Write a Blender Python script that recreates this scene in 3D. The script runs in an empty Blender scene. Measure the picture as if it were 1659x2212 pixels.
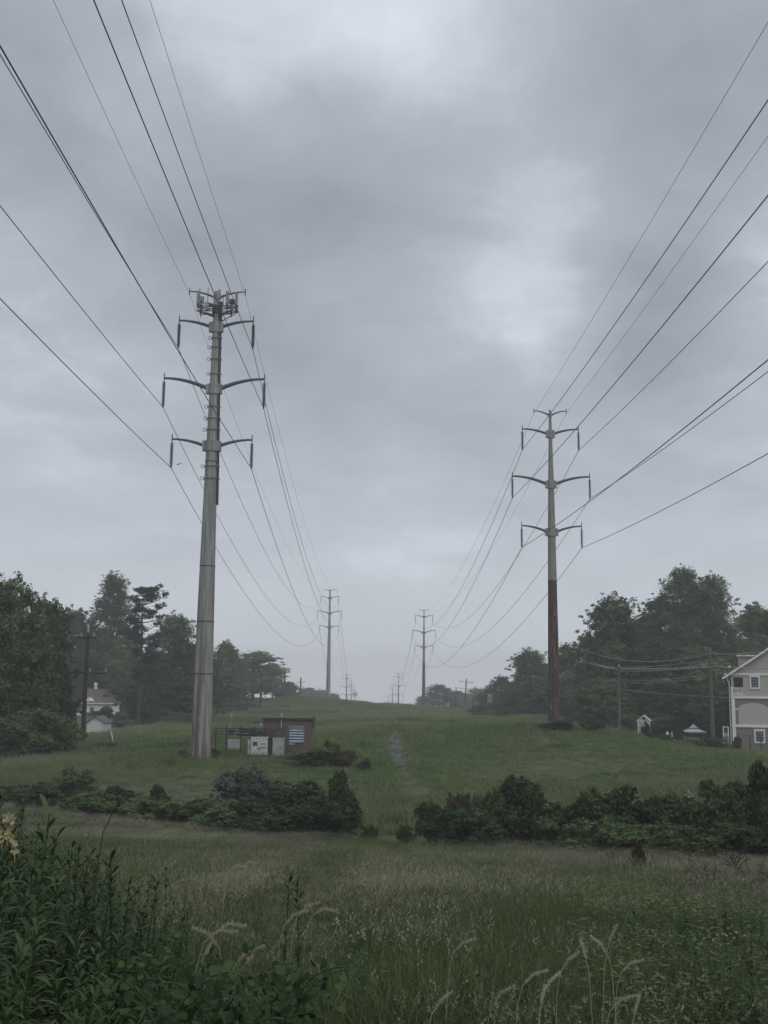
import bpy, math, random
import numpy as np
from mathutils import Vector, Matrix, Euler

# ------------------------------------------------------------------ camera, sky, sun, exposure
sc = bpy.context.scene
PITCH = math.atan(394 / 2400.0); ROLL = math.radians(0.63)
F = np.array([0, math.cos(PITCH), math.sin(PITCH)])
_R0 = np.array([1.0, 0, 0]); _U0 = np.array([0, -math.sin(PITCH), math.cos(PITCH)])
RR = math.cos(ROLL) * _R0 + math.sin(ROLL) * _U0
UU = -math.sin(ROLL) * _R0 + math.cos(ROLL) * _U0
cam = bpy.data.objects.new("camera", bpy.data.cameras.new("camera"))
sc.collection.objects.link(cam)
cam.matrix_world = Matrix(((RR[0], UU[0], -F[0], 0), (RR[1], UU[1], -F[1], 0), (RR[2], UU[2], -F[2], 0), (0, 0, 0, 1)))
cam.data.sensor_fit = 'HORIZONTAL'; cam.data.sensor_width = 36; cam.data.lens = 36 * 2400 / 1659.0
cam.data.clip_end = 6000; cam.data.clip_start = 0.05
sc.camera = cam
sc.view_settings.view_transform = 'Standard'; sc.view_settings.look = 'None'
sc.view_settings.exposure = 0.08; sc.view_settings.gamma = 1.0

def P(x, y, Y):                      # a point at distance Y seen in direction (x, y) of the photograph
    d = F + (x - 829.5) / 2400 * RR - (y - 1106) / 2400 * UU
    return d * (Y / d[1])

SUN_EL, SUN_AZ = math.radians(58), math.radians(150)
world = bpy.data.worlds.new("World"); sc.world = world; world.use_nodes = True
nt = world.node_tree; nt.nodes.clear()
def N(t, kind, **kw):
    n = t.nodes.new(kind)
    for k, v in kw.items():
        if k.startswith('i_'):
            key = k[2:]; key = int(key) if key.isdigit() else key.replace('_', ' ')
            n.inputs[key].default_value = v
        else: setattr(n, k, v)
    return n
out = N(nt, 'ShaderNodeOutputWorld'); bg = N(nt, 'ShaderNodeBackground', i_Strength=0.15)
sky = N(nt, 'ShaderNodeTexSky', sky_type='NISHITA', sun_disc=False, sun_elevation=SUN_EL, sun_rotation=SUN_AZ)
tc = N(nt, 'ShaderNodeTexCoord')
def wm(op, a, b=None, clamp=False):
    n = N(nt, 'ShaderNodeMath', operation=op); n.use_clamp = clamp
    for i, v in enumerate((a, b)):
        if v is None: continue
        if isinstance(v, (int, float)): n.inputs[i].default_value = v
        else: nt.links.new(v, n.inputs[i])
    return n.outputs[0]
sep = N(nt, 'ShaderNodeSeparateXYZ'); nt.links.new(tc.outputs['Generated'], sep.inputs[0])
den = wm('ADD', wm('MAXIMUM', sep.outputs[2], 0.0), 0.22)
comb = N(nt, 'ShaderNodeCombineXYZ')
nt.links.new(wm('DIVIDE', sep.outputs[0], den), comb.inputs[0]); nt.links.new(wm('DIVIDE', sep.outputs[1], den), comb.inputs[1])
n1 = N(nt, 'ShaderNodeTexNoise', i_Scale=1.6, i_Detail=7.0, i_Roughness=0.58, i_Distortion=0.5)
nt.links.new(comb.outputs[0], n1.inputs['Vector'])
n2 = N(nt, 'ShaderNodeTexNoise', i_Scale=4.2, i_Detail=7.0, i_Roughness=0.62, i_Distortion=0.4)
nt.links.new(comb.outputs[0], n2.inputs['Vector'])
# broad thin and thick places of the cloud deck, as lobes of direction
warp = N(nt, 'ShaderNodeTexNoise', i_Scale=4.0, i_Detail=4.0, i_Roughness=0.55); nt.links.new(tc.outputs['Generated'], warp.inputs['Vector'])
wv = N(nt, 'ShaderNodeVectorMath', operation='SUBTRACT'); nt.links.new(warp.outputs['Color'], wv.inputs[0]); wv.inputs[1].default_value = (0.5, 0.5, 0.5)
ws = N(nt, 'ShaderNodeVectorMath', operation='SCALE'); nt.links.new(wv.outputs[0], ws.inputs[0]); ws.inputs['Scale'].default_value = 0.16
wa = N(nt, 'ShaderNodeVectorMath', operation='ADD'); nt.links.new(tc.outputs['Generated'], wa.inputs[0]); nt.links.new(ws.outputs[0], wa.inputs[1])
LOBES = [(520, 30, 230, .30), (850, 60, 220, .26), (1020, 20, 200, .12), (1150, 600, 135, .20), (1110, 730, 110, .20), (1240, 460, 170, .22), (1200, 180, 120, .08), (880, 1150, 150, .20), (780, 1230, 120, .10),
         (1650, 640, 150, .28), (1640, 520, 120, .12), (40, 780, 240, .14), (560, 1000, 100, .08), (1440, 700, 150, -.30), (1540, 620, 90, -.10), (650, 360, 220, -.16), (1400, 250, 260, -.12), (680, 960, 240, -.16), (500, 620, 200, -.06), (420, 480, 200, -.10),
         (60, 100, 250, -.06), (1020, 950, 180, -.08), (100, 1050, 200, .06)]
acc = 0.0
for (lx, ly, rad, amp) in LOBES:
    d = P(lx, ly, 1.0); d = d / np.linalg.norm(d)
    dist = N(nt, 'ShaderNodeVectorMath', operation='DISTANCE'); nt.links.new(wa.outputs[0], dist.inputs[0]); dist.inputs[1].default_value = tuple(d)
    q = wm('DIVIDE', dist.outputs['Value'], rad / 2400.0)
    g = wm('MULTIPLY', wm('POWER', 2.718, wm('MULTIPLY', wm('MULTIPLY', q, q), -0.8)), amp * .95)
    acc = g if isinstance(acc, float) else wm('ADD', acc, g)
v = wm('ADD', wm('MULTIPLY', n1.outputs[0], 0.80), wm('MULTIPLY', n2.outputs[0], 0.50))
v = wm('ADD', wm('SUBTRACT', v, 0.25), acc)
ramp = N(nt, 'ShaderNodeValToRGB'); nt.links.new(v, ramp.inputs[0])
e = ramp.color_ramp.elements
e[0].position = 0.12; e[0].color = (.172, .184, .210, 1)
e[1].position = 0.98; e[1].color = (.54, .567, .615, 1)
m_ = e.new(0.50); m_.color = (.266, .283, .318, 1)
hz = wm('POWER', wm('SUBTRACT', 1.0, wm('MAXIMUM', sep.outputs[2], 0.0), True), 7.0)
mixh = N(nt, 'ShaderNodeMix', data_type='RGBA'); nt.links.new(wm('MULTIPLY', hz, 0.9), mixh.inputs[0])
nt.links.new(ramp.outputs[0], mixh.inputs[6]); mixh.inputs[7].default_value = (.50, .53, .575, 1)
sca = N(nt, 'ShaderNodeMix', data_type='RGBA', blend_type='MULTIPLY'); sca.inputs[0].default_value = 1
nt.links.new(mixh.outputs[2], sca.inputs[6]); sca.inputs[7].default_value = (10.6, 10.6, 10.6, 1)
mx = N(nt, 'ShaderNodeMix', data_type='RGBA'); mx.inputs[0].default_value = 0.05
nt.links.new(sca.outputs[2], mx.inputs[6]); nt.links.new(sky.outputs[0], mx.inputs[7])
nt.links.new(mx.outputs[2], bg.inputs[0]); nt.links.new(bg.outputs[0], out.inputs[0])

sun = bpy.data.objects.new("sun", bpy.data.lights.new("sun", 'SUN')); sc.collection.objects.link(sun)
sun.data.energy = 1.5; sun.data.angle = math.radians(70); sun.data.color = (1, .97, .93)
sd = Vector((math.sin(SUN_AZ) * math.cos(SUN_EL), math.cos(SUN_AZ) * math.cos(SUN_EL), math.sin(SUN_EL)))
sun.rotation_euler = sd.to_track_quat('Z', 'Y').to_euler()
sc.cycles.volume_bounces = 3; sc.cycles.max_bounces = 6; sc.cycles.transparent_max_bounces = 8

# ------------------------------------------------------------------ helpers
COL = sc.collection
rng = np.random.default_rng(7)
def link(o, parent=None):
    COL.objects.link(o)
    if parent is not None: o.parent = parent
    return o
def tag(o, label=None, cat=None, group=None, kind=None):
    for k, v_ in (('label', label), ('category', cat), ('group', group), ('kind', kind)):
        if v_: o[k] = v_
    return o
def thing(name, label, cat, loc=(0, 0, 0), rz=0.0, group=None):
    o = bpy.data.objects.new(name, None); o.empty_display_size = 0.3
    o.location = tuple(float(c) for c in loc); o.rotation_euler = (0, 0, rz); COL.objects.link(o)
    return tag(o, label, cat, group)
class MB:
    def __init__(s): s.v = []; s.f = []
    def add(s, vs, fs):
        b = len(s.v); s.v += [tuple(map(float, p)) for p in vs]; s.f += [tuple(b + i for i in f) for f in fs]; return s
    def box(s, c, d, rz=0.0, rx=0.0, ry=0.0, taper=1.0):
        m = Euler((rx, ry, rz)).to_matrix(); pts = []
        for z in (-1, 1):
            k = taper if z > 0 else 1.0
            for x, y in ((-1, -1), (1, -1), (1, 1), (-1, 1)):
                pts.append(Vector(c) + m @ Vector((x * d[0] / 2 * k, y * d[1] / 2 * k, z * d[2] / 2)))
        return s.add(pts, [(3, 2, 1, 0), (4, 5, 6, 7), (0, 1, 5, 4), (1, 2, 6, 5), (2, 3, 7, 6), (3, 0, 4, 7)])
    def tube(s, pts, rad, n=8, caps=True):
        pts = [Vector(p) for p in pts]
        if not hasattr(rad, '__len__'): rad = [rad] * len(pts)
        up = Vector((0, 0, 1)) if abs((pts[-1] - pts[0]).normalized().z) < .9 else Vector((0, 1, 0))
        vs = []; fs = []
        for i, p in enumerate(pts):
            t = (pts[min(i + 1, len(pts) - 1)] - pts[max(i - 1, 0)]).normalized()
            a = t.cross(up)
            if a.length < 1e-4: a = t.cross(Vector((1, 0, 0)))
            a.normalize(); b = a.cross(t)
            for k in range(n):
                an = 2 * math.pi * (k + .5) / n
                vs.append(p + (a * math.cos(an) + b * math.sin(an)) * rad[i])
        for i in range(len(pts) - 1):
            for k in range(n):
                k2 = (k + 1) % n
                fs.append((i * n + k, i * n + k2, (i + 1) * n + k2, (i + 1) * n + k))
        if caps: fs.append(tuple(range(n))); fs.append(tuple((len(pts) - 1) * n + k for k in range(n - 1, -1, -1)))
        return s.add(vs, fs)
    def ring(s, c, R_, r, n=16, m=5):
        vs = []; fs = []
        for i in range(n):
            a = 2 * math.pi * i / n
            for j in range(m):
                b = 2 * math.pi * j / m
                vs.append((c[0] + (R_ + r * math.cos(b)) * math.cos(a), c[1] + (R_ + r * math.cos(b)) * math.sin(a), c[2] + r * math.sin(b)))
        for i in range(n):
            for j in range(m): fs.append((i * m + j, ((i + 1) % n) * m + j, ((i + 1) % n) * m + (j + 1) % m, i * m + (j + 1) % m))
        return s.add(vs, fs)
    def lathe(s, c, prof, n=10):
        vs = []; fs = []
        for (r, z) in prof:
            for k in range(n): vs.append((c[0] + r * math.cos(2 * math.pi * k / n), c[1] + r * math.sin(2 * math.pi * k / n), c[2] + z))
        for i in range(len(prof) - 1):
            for k in range(n): fs.append((i * n + k, i * n + (k + 1) % n, (i + 1) * n + (k + 1) % n, (i + 1) * n + k))
        fs.append(tuple(range(n))); fs.append(tuple((len(prof) - 1) * n + k for k in range(n - 1, -1, -1)))
        return s.add(vs, fs)
    def prism(s, poly, y0, y1):          # polygon in (x, z) pushed from y0 to y1
        n = len(poly); vs = [(x, y0, z) for x, z in poly] + [(x, y1, z) for x, z in poly]
        fs = [tuple(range(n)), tuple(range(2 * n - 1, n - 1, -1))] + [(i, i + n, (i + 1) % n + n, (i + 1) % n) for i in range(n)]
        return s.add(vs, fs)
    def mesh(s, name, mat, smooth=False):
        me = bpy.data.meshes.new(name); me.from_pydata(s.v, [], s.f); me.materials.append(mat)
        if smooth: me.polygons.foreach_set('use_smooth', [True] * len(me.polygons))
        me.update(); return me
    def build(s, name, mat, parent=None, smooth=False, loc=None):
        o = bpy.data.objects.new(name, s.mesh(name, mat, smooth)); link(o, parent)
        if loc is not None: o.location = tuple(map(float, loc))
        return o
def copy_tree(o, parent=None):
    c = o.copy(); COL.objects.link(c)
    if parent is not None: c.parent = parent
    for ch in list(o.children): copy_tree(ch, c)
    return c

# ------------------------------------------------------------------ materials
MATS = {}
def mat_surface(name, c1, c2, scale=4.0, rough=0.8, stretch=(1, 1, 1), detail=5.0, bump=0.0, metallic=0.0, lo=.35, hi=.65, c3=None, s3=1.0, f3=(.6, .66)):
    m = bpy.data.materials.new(name); m.use_nodes = True; t = m.node_tree; b = t.nodes['Principled BSDF']
    b.inputs['Roughness'].default_value = rough; b.inputs['Metallic'].default_value = metallic
    tcx = N(t, 'ShaderNodeTexCoord'); mp = N(t, 'ShaderNodeMapping'); mp.inputs['Scale'].default_value = stretch
    t.links.new(tcx.outputs['Object'], mp.inputs[0])
    no = N(t, 'ShaderNodeTexNoise', i_Scale=scale, i_Detail=detail, i_Roughness=.62); t.links.new(mp.outputs[0], no.inputs['Vector'])
    cr = N(t, 'ShaderNodeValToRGB'); t.links.new(no.outputs[0], cr.inputs[0])
    cr.color_ramp.elements[0].position = lo; cr.color_ramp.elements[0].color = (*c1, 1)
    cr.color_ramp.elements[1].position = hi; cr.color_ramp.elements[1].color = (*c2, 1)
    last = cr.outputs[0]
    if c3 is not None:
        n3 = N(t, 'ShaderNodeTexNoise', i_Scale=s3, i_Detail=4.0); t.links.new(mp.outputs[0], n3.inputs['Vector'])
        r3 = N(t, 'ShaderNodeMapRange'); r3.inputs[1].default_value = f3[0]; r3.inputs[2].default_value = f3[1]; t.links.new(n3.outputs[0], r3.inputs[0])
        mm = N(t, 'ShaderNodeMix', data_type='RGBA'); t.links.new(r3.outputs[0], mm.inputs[0]); t.links.new(last, mm.inputs[6]); mm.inputs[7].default_value = (*c3, 1)
        last = mm.outputs[2]
    t.links.new(last, b.inputs['Base Color'])
    if bump:
        bp = N(t, 'ShaderNodeBump', i_Strength=bump, i_Distance=0.02); t.links.new(no.outputs[0], bp.inputs['Height']); t.links.new(bp.outputs[0], b.inputs['Normal'])
    MATS[name] = m; return m
def mat_leaf(name, c1, c2, c3=None, trans=.22, world_scale=.12, spread=.5):
    """foliage: colour varies leaf by leaf (face attribute) and slowly over the plant"""
    m = bpy.data.materials.new(name); m.use_nodes = True; t = m.node_tree; t.nodes.clear()
    o = N(t, 'ShaderNodeOutputMaterial'); b = N(t, 'ShaderNodeBsdfPrincipled', i_Roughness=.6); tr = N(t, 'ShaderNodeBsdfTranslucent')
    b.inputs['Specular IOR Level'].default_value = .25
    at = N(t, 'ShaderNodeAttribute', attribute_name='rnd'); ge = N(t, 'ShaderNodeNewGeometry')
    no = N(t, 'ShaderNodeTexNoise', i_Scale=world_scale, i_Detail=3.0); t.links.new(ge.outputs['Position'], no.inputs['Vector'])
    oi = N(t, 'ShaderNodeObjectInfo')
    def mth(op, a, b_):
        n = N(t, 'ShaderNodeMath', operation=op)
        for i, q in enumerate((a, b_)):
            if isinstance(q, (int, float)): n.inputs[i].default_value = q
            else: t.links.new(q, n.inputs[i])
        return n.outputs[0]
    f = mth('ADD', mth('MULTIPLY', at.outputs['Fac'], spread), mth('ADD', mth('MULTIPLY', mth('SUBTRACT', no.outputs[0], .5), 1.6), mth('MULTIPLY', oi.outputs['Random'], .35)))
    cr = N(t, 'ShaderNodeValToRGB'); t.links.new(f, cr.inputs[0])
    cr.color_ramp.elements[0].position = .05; cr.color_ramp.elements[0].color = (*c1, 1)
    cr.color_ramp.elements[1].position = .75; cr.color_ramp.elements[1].color = (*c2, 1)
    if c3: cr.color_ramp.elements.new(1.0).color = (*c3, 1)
    ms = N(t, 'ShaderNodeMixShader', i_Fac=trans)
    t.links.new(cr.outputs[0], b.inputs['Base Color']); t.links.new(cr.outputs[0], tr.inputs[0])
    t.links.new(b.outputs[0], ms.inputs[1]); t.links.new(tr.outputs[0], ms.inputs[2]); t.links.new(ms.outputs[0], o.inputs[0])
    MATS[name] = m; return m

M = MATS
mat_leaf('leaf_dark', (.010, .023, .008), (.052, .085, .029), (.125, .17, .066), spread=.85)  # wide tone spread: light and shade contrast of the crowns put into colour
mat_leaf('leaf_shrub', (.007, .017, .005), (.040, .066, .020), (.085, .12, .042), spread=.85, world_scale=.4)  # near black to light tones paint deep shade and lighter lit leaves
mat_leaf('leaf_mid', (.018, .038, .013), (.076, .118, .042), (.14, .185, .075), spread=.85)  # same wide spread, light and dark leaf contrast painted in
mat_leaf('leaf_light', (.030, .062, .018), (.10, .155, .055), (.12, .155, .07))
mat_leaf('leaf_pine', (.016, .03, .018), (.035, .055, .03))
mat_leaf('leaf_grey', (.05, .065, .05), (.11, .13, .10))
mat_leaf('leaf_brown', (.035, .03, .02), (.07, .06, .035), (.06, .08, .035))
mat_leaf('grass_green', (.050, .078, .024), (.118, .155, .056), (.20, .225, .11), world_scale=.09)
mat_leaf('grass_dark', (.032, .054, .017), (.078, .11, .036), world_scale=.15)
mat_leaf('grass_meadow', (.082, .128, .042), (.165, .218, .080), (.225, .265, .11), world_scale=.035, spread=.35)
mat_leaf('seed_pink', (.15, .142, .10), (.31, .295, .22), (.42, .40, .31), trans=.15)
mat_leaf('seed_pale', (.32, .31, .23), (.52, .50, .40), (.62, .6, .5), trans=.15, spread=.3)
mat_leaf('weed_leaf', (.016, .036, .011), (.055, .092, .027), (.08, .125, .045), world_scale=.8)
mat_leaf('vine_leaf', (.018, .04, .010), (.075, .13, .030), (.14, .20, .06), world_scale=1.5)
mat_leaf('petal_yellow', (.42, .37, .2), (.6, .56, .38))
mat_leaf('petal_white', (.4, .36, .42), (.65, .62, .66))
mat_surface('bark', (.022, .019, .016), (.06, .052, .043), 6, .9, (1, 1, .2), bump=.5)
mat_surface('twig', (.03, .022, .018), (.07, .055, .045), 20, .9)
mat_surface('stem_green', (.03, .055, .018), (.06, .09, .03), 20, .7)
mat_surface('wood_pole', (.018, .015, .013), (.05, .04, .034), 5, .9, (4, 4, .25), bump=.4)
mat_surface('wood_pole_pale', (.06, .05, .042), (.13, .11, .095), 5, .9, (4, 4, .25), bump=.4)
mat_surface('arm_steel', (.055, .062, .075), (.11, .118, .13), 8, .55, metallic=.3)
mat_surface('arm_brown', (.05, .042, .042), (.11, .10, .10), 8, .6, metallic=.2)
mat_surface('insulator_glaze', (.045, .033, .045), (.075, .055, .07), 8, .3)
mat_surface('galvanised', (.16, .17, .17), (.27, .28, .28), 6, .55, metallic=.4)
mat_surface('dark_cable', (.018, .016, .02), (.04, .036, .045), 8, .6)
mat_surface('antenna_grey', (.14, .155, .14), (.22, .235, .215), 5, .6)
mat_surface('mount_dark', (.03, .032, .036), (.07, .072, .08), 9, .6, metallic=.3)
mat_surface('conductor', (.03, .032, .038), (.06, .062, .07), 2, .5, metallic=.4)
mat_surface('cable_pale', (.24, .26, .26), (.38, .40, .40), 2, .6)
mat_surface('ground_soil', (.035, .050, .018), (.065, .085, .032), .6, .95, detail=8, bump=.3, c3=(.06, .055, .035), s3=.12, f3=(.55, .7))
mat_surface('gravel', (.06, .066, .06), (.105, .11, .108), 9, .9, detail=6, bump=.8)
mat_surface('rock', (.065, .068, .068), (.13, .134, .134), 5, .9, bump=.5)
mat_surface('brick_brown', (.075, .058, .050), (.125, .097, .083), 7, .9, (1, 1, 3), bump=.3)
mat_surface('roof_edge', (.03, .03, .032), (.06, .06, .062), 6, .8)
mat_surface('louver_metal', (.20, .23, .28), (.32, .355, .41), 4, .45, metallic=.3)
mat_surface('cabinet_white', (.38, .38, .38), (.56, .56, .55), 2.5, .6, c3=(.22, .2, .17), s3=2.2, f3=(.62, .72))
mat_surface('cabinet_grey', (.24, .27, .27), (.34, .37, .37), 2.5, .6, c3=(.16, .16, .14), s3=2.2, f3=(.62, .72))
mat_surface('box_dark', (.03, .03, .032), (.07, .07, .072), 5, .7)
mat_surface('panel_brown', (.07, .055, .05), (.12, .095, .085), 5, .8)
mat_surface('stucco_pale', (.36, .335, .31), (.42, .39, .365), 14, .9, bump=.2)
mat_surface('stucco_light', (.37, .355, .335), (.43, .413, .39), 14, .9, bump=.2)
mat_surface('stucco_mauve', (.165, .135, .13), (.21, .175, .168), 14, .9, bump=.2)
mat_surface('trim_white', (.60, .61, .60), (.74, .75, .74), 4, .6)
mat_surface('roof_red', (.07, .035, .032), (.11, .06, .052), 10, .9, bump=.3)
mat_surface('roof_shingle', (.07, .062, .062), (.13, .115, .115), 12, .95, (1, 1, 2), bump=.4)
mat_surface('siding_white', (.62, .63, .64), (.74, .75, .76), 5, .7, (.3, .3, 6))
mat_surface('shed_wall', (.42, .44, .44), (.54, .56, .56), 4, .7, (.3, .3, 5), c3=(.3, .3, .28), s3=1.2)
mat_surface('glass_dark', (.03, .04, .05), (.10, .13, .15), 1.5, .12)
mat_surface('wood_tan', (.26, .22, .16), (.38, .33, .25), 3, .8, (1, 1, 5))
mat_surface('canopy_cloth', (.22, .25, .27), (.36, .40, .42), 3, .6)
mat_surface('fence_wood', (.06, .055, .05), (.11, .10, .09), 6, .9, (5, 5, .3))
mat_surface('bird_black', (.02, .02, .022), (.05, .05, .05), 9, .7)
mat_surface('statue_white', (.5, .5, .48), (.68, .68, .66), 5, .7)

# pole paint: weathered grey steel, brown runs near the ground / maroon lower half with pale chips
def mat_pole(name, upper, upper2, lower, lower2, z0, z1, chip, chip_lo, streak):
    m = bpy.data.materials.new(name); m.use_nodes = True; t = m.node_tree; b = t.nodes['Principled BSDF']; b.inputs['Roughness'].default_value = .75
    tcx = N(t, 'ShaderNodeTexCoord'); sp = N(t, 'ShaderNodeSeparateXYZ'); t.links.new(tcx.outputs['Object'], sp.inputs[0])
    mp = N(t, 'ShaderNodeMapping'); mp.inputs['Scale'].default_value = streak; t.links.new(tcx.outputs['Object'], mp.inputs[0])
    def noise(sc_, d=4.0, ro=.6):
        n = N(t, 'ShaderNodeTexNoise', i_Scale=sc_, i_Detail=d, i_Roughness=ro); t.links.new(mp.outputs[0], n.inputs['Vector']); return n.outputs[0]
    def rampc(src, lo, hi, a, b_):
        c = N(t, 'ShaderNodeValToRGB'); t.links.new(src, c.inputs[0]); c.color_ramp.elements[0].position = lo; c.color_ramp.elements[1].position = hi
        c.color_ramp.elements[0].color = (*a, 1); c.color_ramp.elements[1].color = (*b_, 1); return c.outputs[0]
    na = noise(2.0); nb = noise(1.3, 6.0, .7); nc = noise(3.2, 5.0, .7)
    up = rampc(na, .42, .58, upper, upper2); lo_ = rampc(nb, .45, .57, lower, lower2)
    ht = N(t, 'ShaderNodeMath', operation='ADD'); t.links.new(sp.outputs[2], ht.inputs[0])
    jig = N(t, 'ShaderNodeMath', operation='MULTIPLY'); t.links.new(nb, jig.inputs[0]); jig.inputs[1].default_value = (z1 - z0) * .8; t.links.new(jig.outputs[0], ht.inputs[1])
    mr = N(t, 'ShaderNodeMapRange'); mr.inputs[1].default_value = z0; mr.inputs[2].default_value = z1 + (z1 - z0) * .3; t.links.new(ht.outputs[0], mr.inputs[0])
    mx1 = N(t, 'ShaderNodeMix', data_type='RGBA'); t.links.new(mr.outputs[0], mx1.inputs[0]); t.links.new(lo_, mx1.inputs[6]); t.links.new(up, mx1.inputs[7])
    cm = N(t, 'ShaderNodeMapRange'); cm.inputs[1].default_value = chip_lo; cm.inputs[2].default_value = chip_lo + .03; t.links.new(nc, cm.inputs[0])
    mx2 = N(t, 'ShaderNodeMix', data_type='RGBA'); t.links.new(cm.outputs[0], mx2.inputs[0]); t.links.new(mx1.outputs[2], mx2.inputs[6]); mx2.inputs[7].default_value = (*chip, 1)
    t.links.new(mx2.outputs[2], b.inputs['Base Color']); M[name] = m
mat_pole('pole_grey', (.16, .172, .17), (.27, .282, .278), (.095, .080, .072), (.27, .255, .235), 7, 17, (.30, .31, .30), .60, (2.2, 2.2, .10))
mat_pole('pole_maroon', (.15, .158, .14), (.215, .225, .2), (.026, .014, .012), (.066, .036, .030), 14.5, 14.54, (.21, .155, .13), .57, (3.2, 3.2, .35))

# ------------------------------------------------------------------ terrain
ctrl = []
for (x, y, Y) in [(100, 1735, 58), (600, 1785, 52), (850, 1800, 50), (1200, 1815, 46), (1640, 1850, 42), (0, 1665, 75), (175, 1617, 107), (433, 1640, 82), (300, 1600, 110),
                  (560, 1632, 86), (215, 1581, 140), (300, 1570, 150), (467, 1550, 190), (561, 1534, 250), (640, 1513, 300), (712, 1513, 339), (649, 1512, 420), (860, 1640, 88),
                  (850, 1582, 140), (840, 1556, 190), (820, 1538, 270), (830, 1527, 370), (1199, 1575, 110), (1100, 1620, 90), (1300, 1680, 72), (1600, 1640, 90), (1610, 1620, 108),
                  (1580, 1612, 125), (1340, 1588, 130), (1265, 1562, 155), (1150, 1555, 200), (1070, 1551, 235), (1022, 1548, 260), (917, 1532, 359), (200, 1545, 200), (1490, 1590, 140)]:
    p = P(x, y, Y); ctrl.append((p[0], p[1], p[2] - (.3 if Y < 60 else 0)))
ctrl += [(0, 0, -1.7), (-6, 3, -1.75), (6, 3, -1.9), (0, 7, -2.15), (-7, 15, -2.7), (8, 15, -3.05), (0, 25, -3.8), (-14, 25, -3.5), (14, 25, -4.0), (0, 36, -5.0), (0, -30, 0), (-40, 10, -2), (40, 10, -3),
         (-60, 50, -5), (60, 50, -6), (-90, 110, -5.5), (110, 110, -5), (-100, 220, -4.2), (110, 220, -4.5), (-100, 400, -3), (110, 400, -5), (0, 500, -10), (-110, 520, -8), (110, 520, -11),
         (-20, 632, -22.4), (9, 637, -18.6), (-25, 930, -23.2), (9, 930, -24), (-30, 1220, -30), (6, 1200, -30), (-400, 200, -5), (400, 200, -6), (-400, 900, -26), (400, 900, -26), (-600, -150, 2), (600, -150, 0), (0, 1700, -34), (-700, 1700, -34), (700, 1700, -34)]
ctrl = np.array(ctrl)
def _U(d2): return np.where(d2 > 1e-9, d2 * np.log(d2 + 1e-12), 0)
S = 50.0
cxy = ctrl[:, :2] / S
n_ = len(cxy); K = _U(((cxy[:, None] - cxy[None]) ** 2).sum(-1)) + np.eye(n_) * 0.004
Pm = np.hstack([np.ones((n_, 1)), cxy]); A_ = np.block([[K, Pm], [Pm.T, np.zeros((3, 3))]])
sol = np.linalg.solve(A_, np.concatenate([ctrl[:, 2], np.zeros(3)]))
def H(x, y):
    x = np.atleast_1d(np.asarray(x, float)); y = np.atleast_1d(np.asarray(y, float))
    q = np.stack([x, y], -1).reshape(-1, 2) / S; res = np.empty(len(q))
    for i in range(0, len(q), 20000):
        s_ = q[i:i + 20000]; res[i:i + 20000] = _U(((s_[:, None] - cxy[None]) ** 2).sum(-1)) @ sol[:n_] + sol[n_] + s_ @ sol[n_ + 1:]
    res = res.reshape(x.shape)
    near = np.clip((np.hypot(x, y) - 4) / 20, 0, 1)
    res = res - .8 * np.exp(-((x + 2.6) / 2.6) ** 2 - ((y - 372) / 50) ** 2)
    return res + near * (.07 * np.sin(x * .63 + 1.3 * np.sin(y * .21)) * np.sin(y * .47 + 1) + .10 * np.sin(x * .19 + y * .11))
def h(x, y): return float(H([x], [y])[0])
def G(px, Y, sink=0.0):              # ground point straight below photo column px at distance Y
    p = P(px, 1550, Y); return np.array([p[0], Y, h(p[0], Y) - sink])

gx = np.unique(np.concatenate([np.linspace(-70, 70, 141), np.sign(np.linspace(-1, 1, 60)) * (70 + 780 * np.abs(np.linspace(-1, 1, 60)) ** 2)]))
gy = np.unique(np.concatenate([np.linspace(-150, 0, 16), np.linspace(0, 120, 121), np.linspace(120, 460, 120), np.linspace(460, 1700, 60)]))
XX, YY = np.meshgrid(gx, gy); ZZ = H(XX, YY)
nx, ny = len(gx), len(gy)
me = bpy.data.meshes.new('ground'); vs = np.stack([XX, YY, ZZ], -1).reshape(-1, 3)
ii = (np.arange(ny - 1)[:, None] * nx + np.arange(nx - 1)[None]).reshape(-1)
me.from_pydata(vs.tolist(), [], np.stack([ii, ii + 1, ii + nx + 1, ii + nx], -1).tolist()); me.materials.append(M['ground_soil'])
me.polygons.foreach_set('use_smooth', [True] * len(me.polygons)); me.update()
ground = link(bpy.data.objects.new('ground', me)); tag(ground, kind='structure')

# stony track climbing the slope
path_px = [(872, 1660, 82), (866, 1642, 87.5), (860, 1622, 96), (855, 1605, 107), (848, 1582, 135), (842, 1565, 165), (836, 1555, 190)]
pl = [P(*q) for q in path_px]; m = MB(); vsl = []
for i in range(41):
    t = i / 40 * (len(pl) - 1); k = min(int(t), len(pl) - 2); p = pl[k] * (1 - (t - k)) + pl[k + 1] * (t - k)
    wd = (.15 + .75 * min(1, i / 6) * (1 if i < 20 else .35)) * (1 + .25 * math.sin(i * 1.7) + .2 * math.sin(i * 4.1))
    vsl += [(p[0] - wd + .2 * math.sin(i * 2.3), p[1], h(p[0] - wd, p[1]) + .03), (p[0], p[1], h(p[0], p[1]) + .05), (p[0] + wd + .2 * math.sin(i * 1.1), p[1], h(p[0] + wd, p[1]) + .03)]
m.add(vsl, [(3 * i + j, 3 * i + j + 1, 3 * i + j + 4, 3 * i + j + 3) for i in range(40) for j in (0, 1)])
tag(m.build('path', M['gravel']), kind='structure')
rr = random.Random(3); m = MB()
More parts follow.
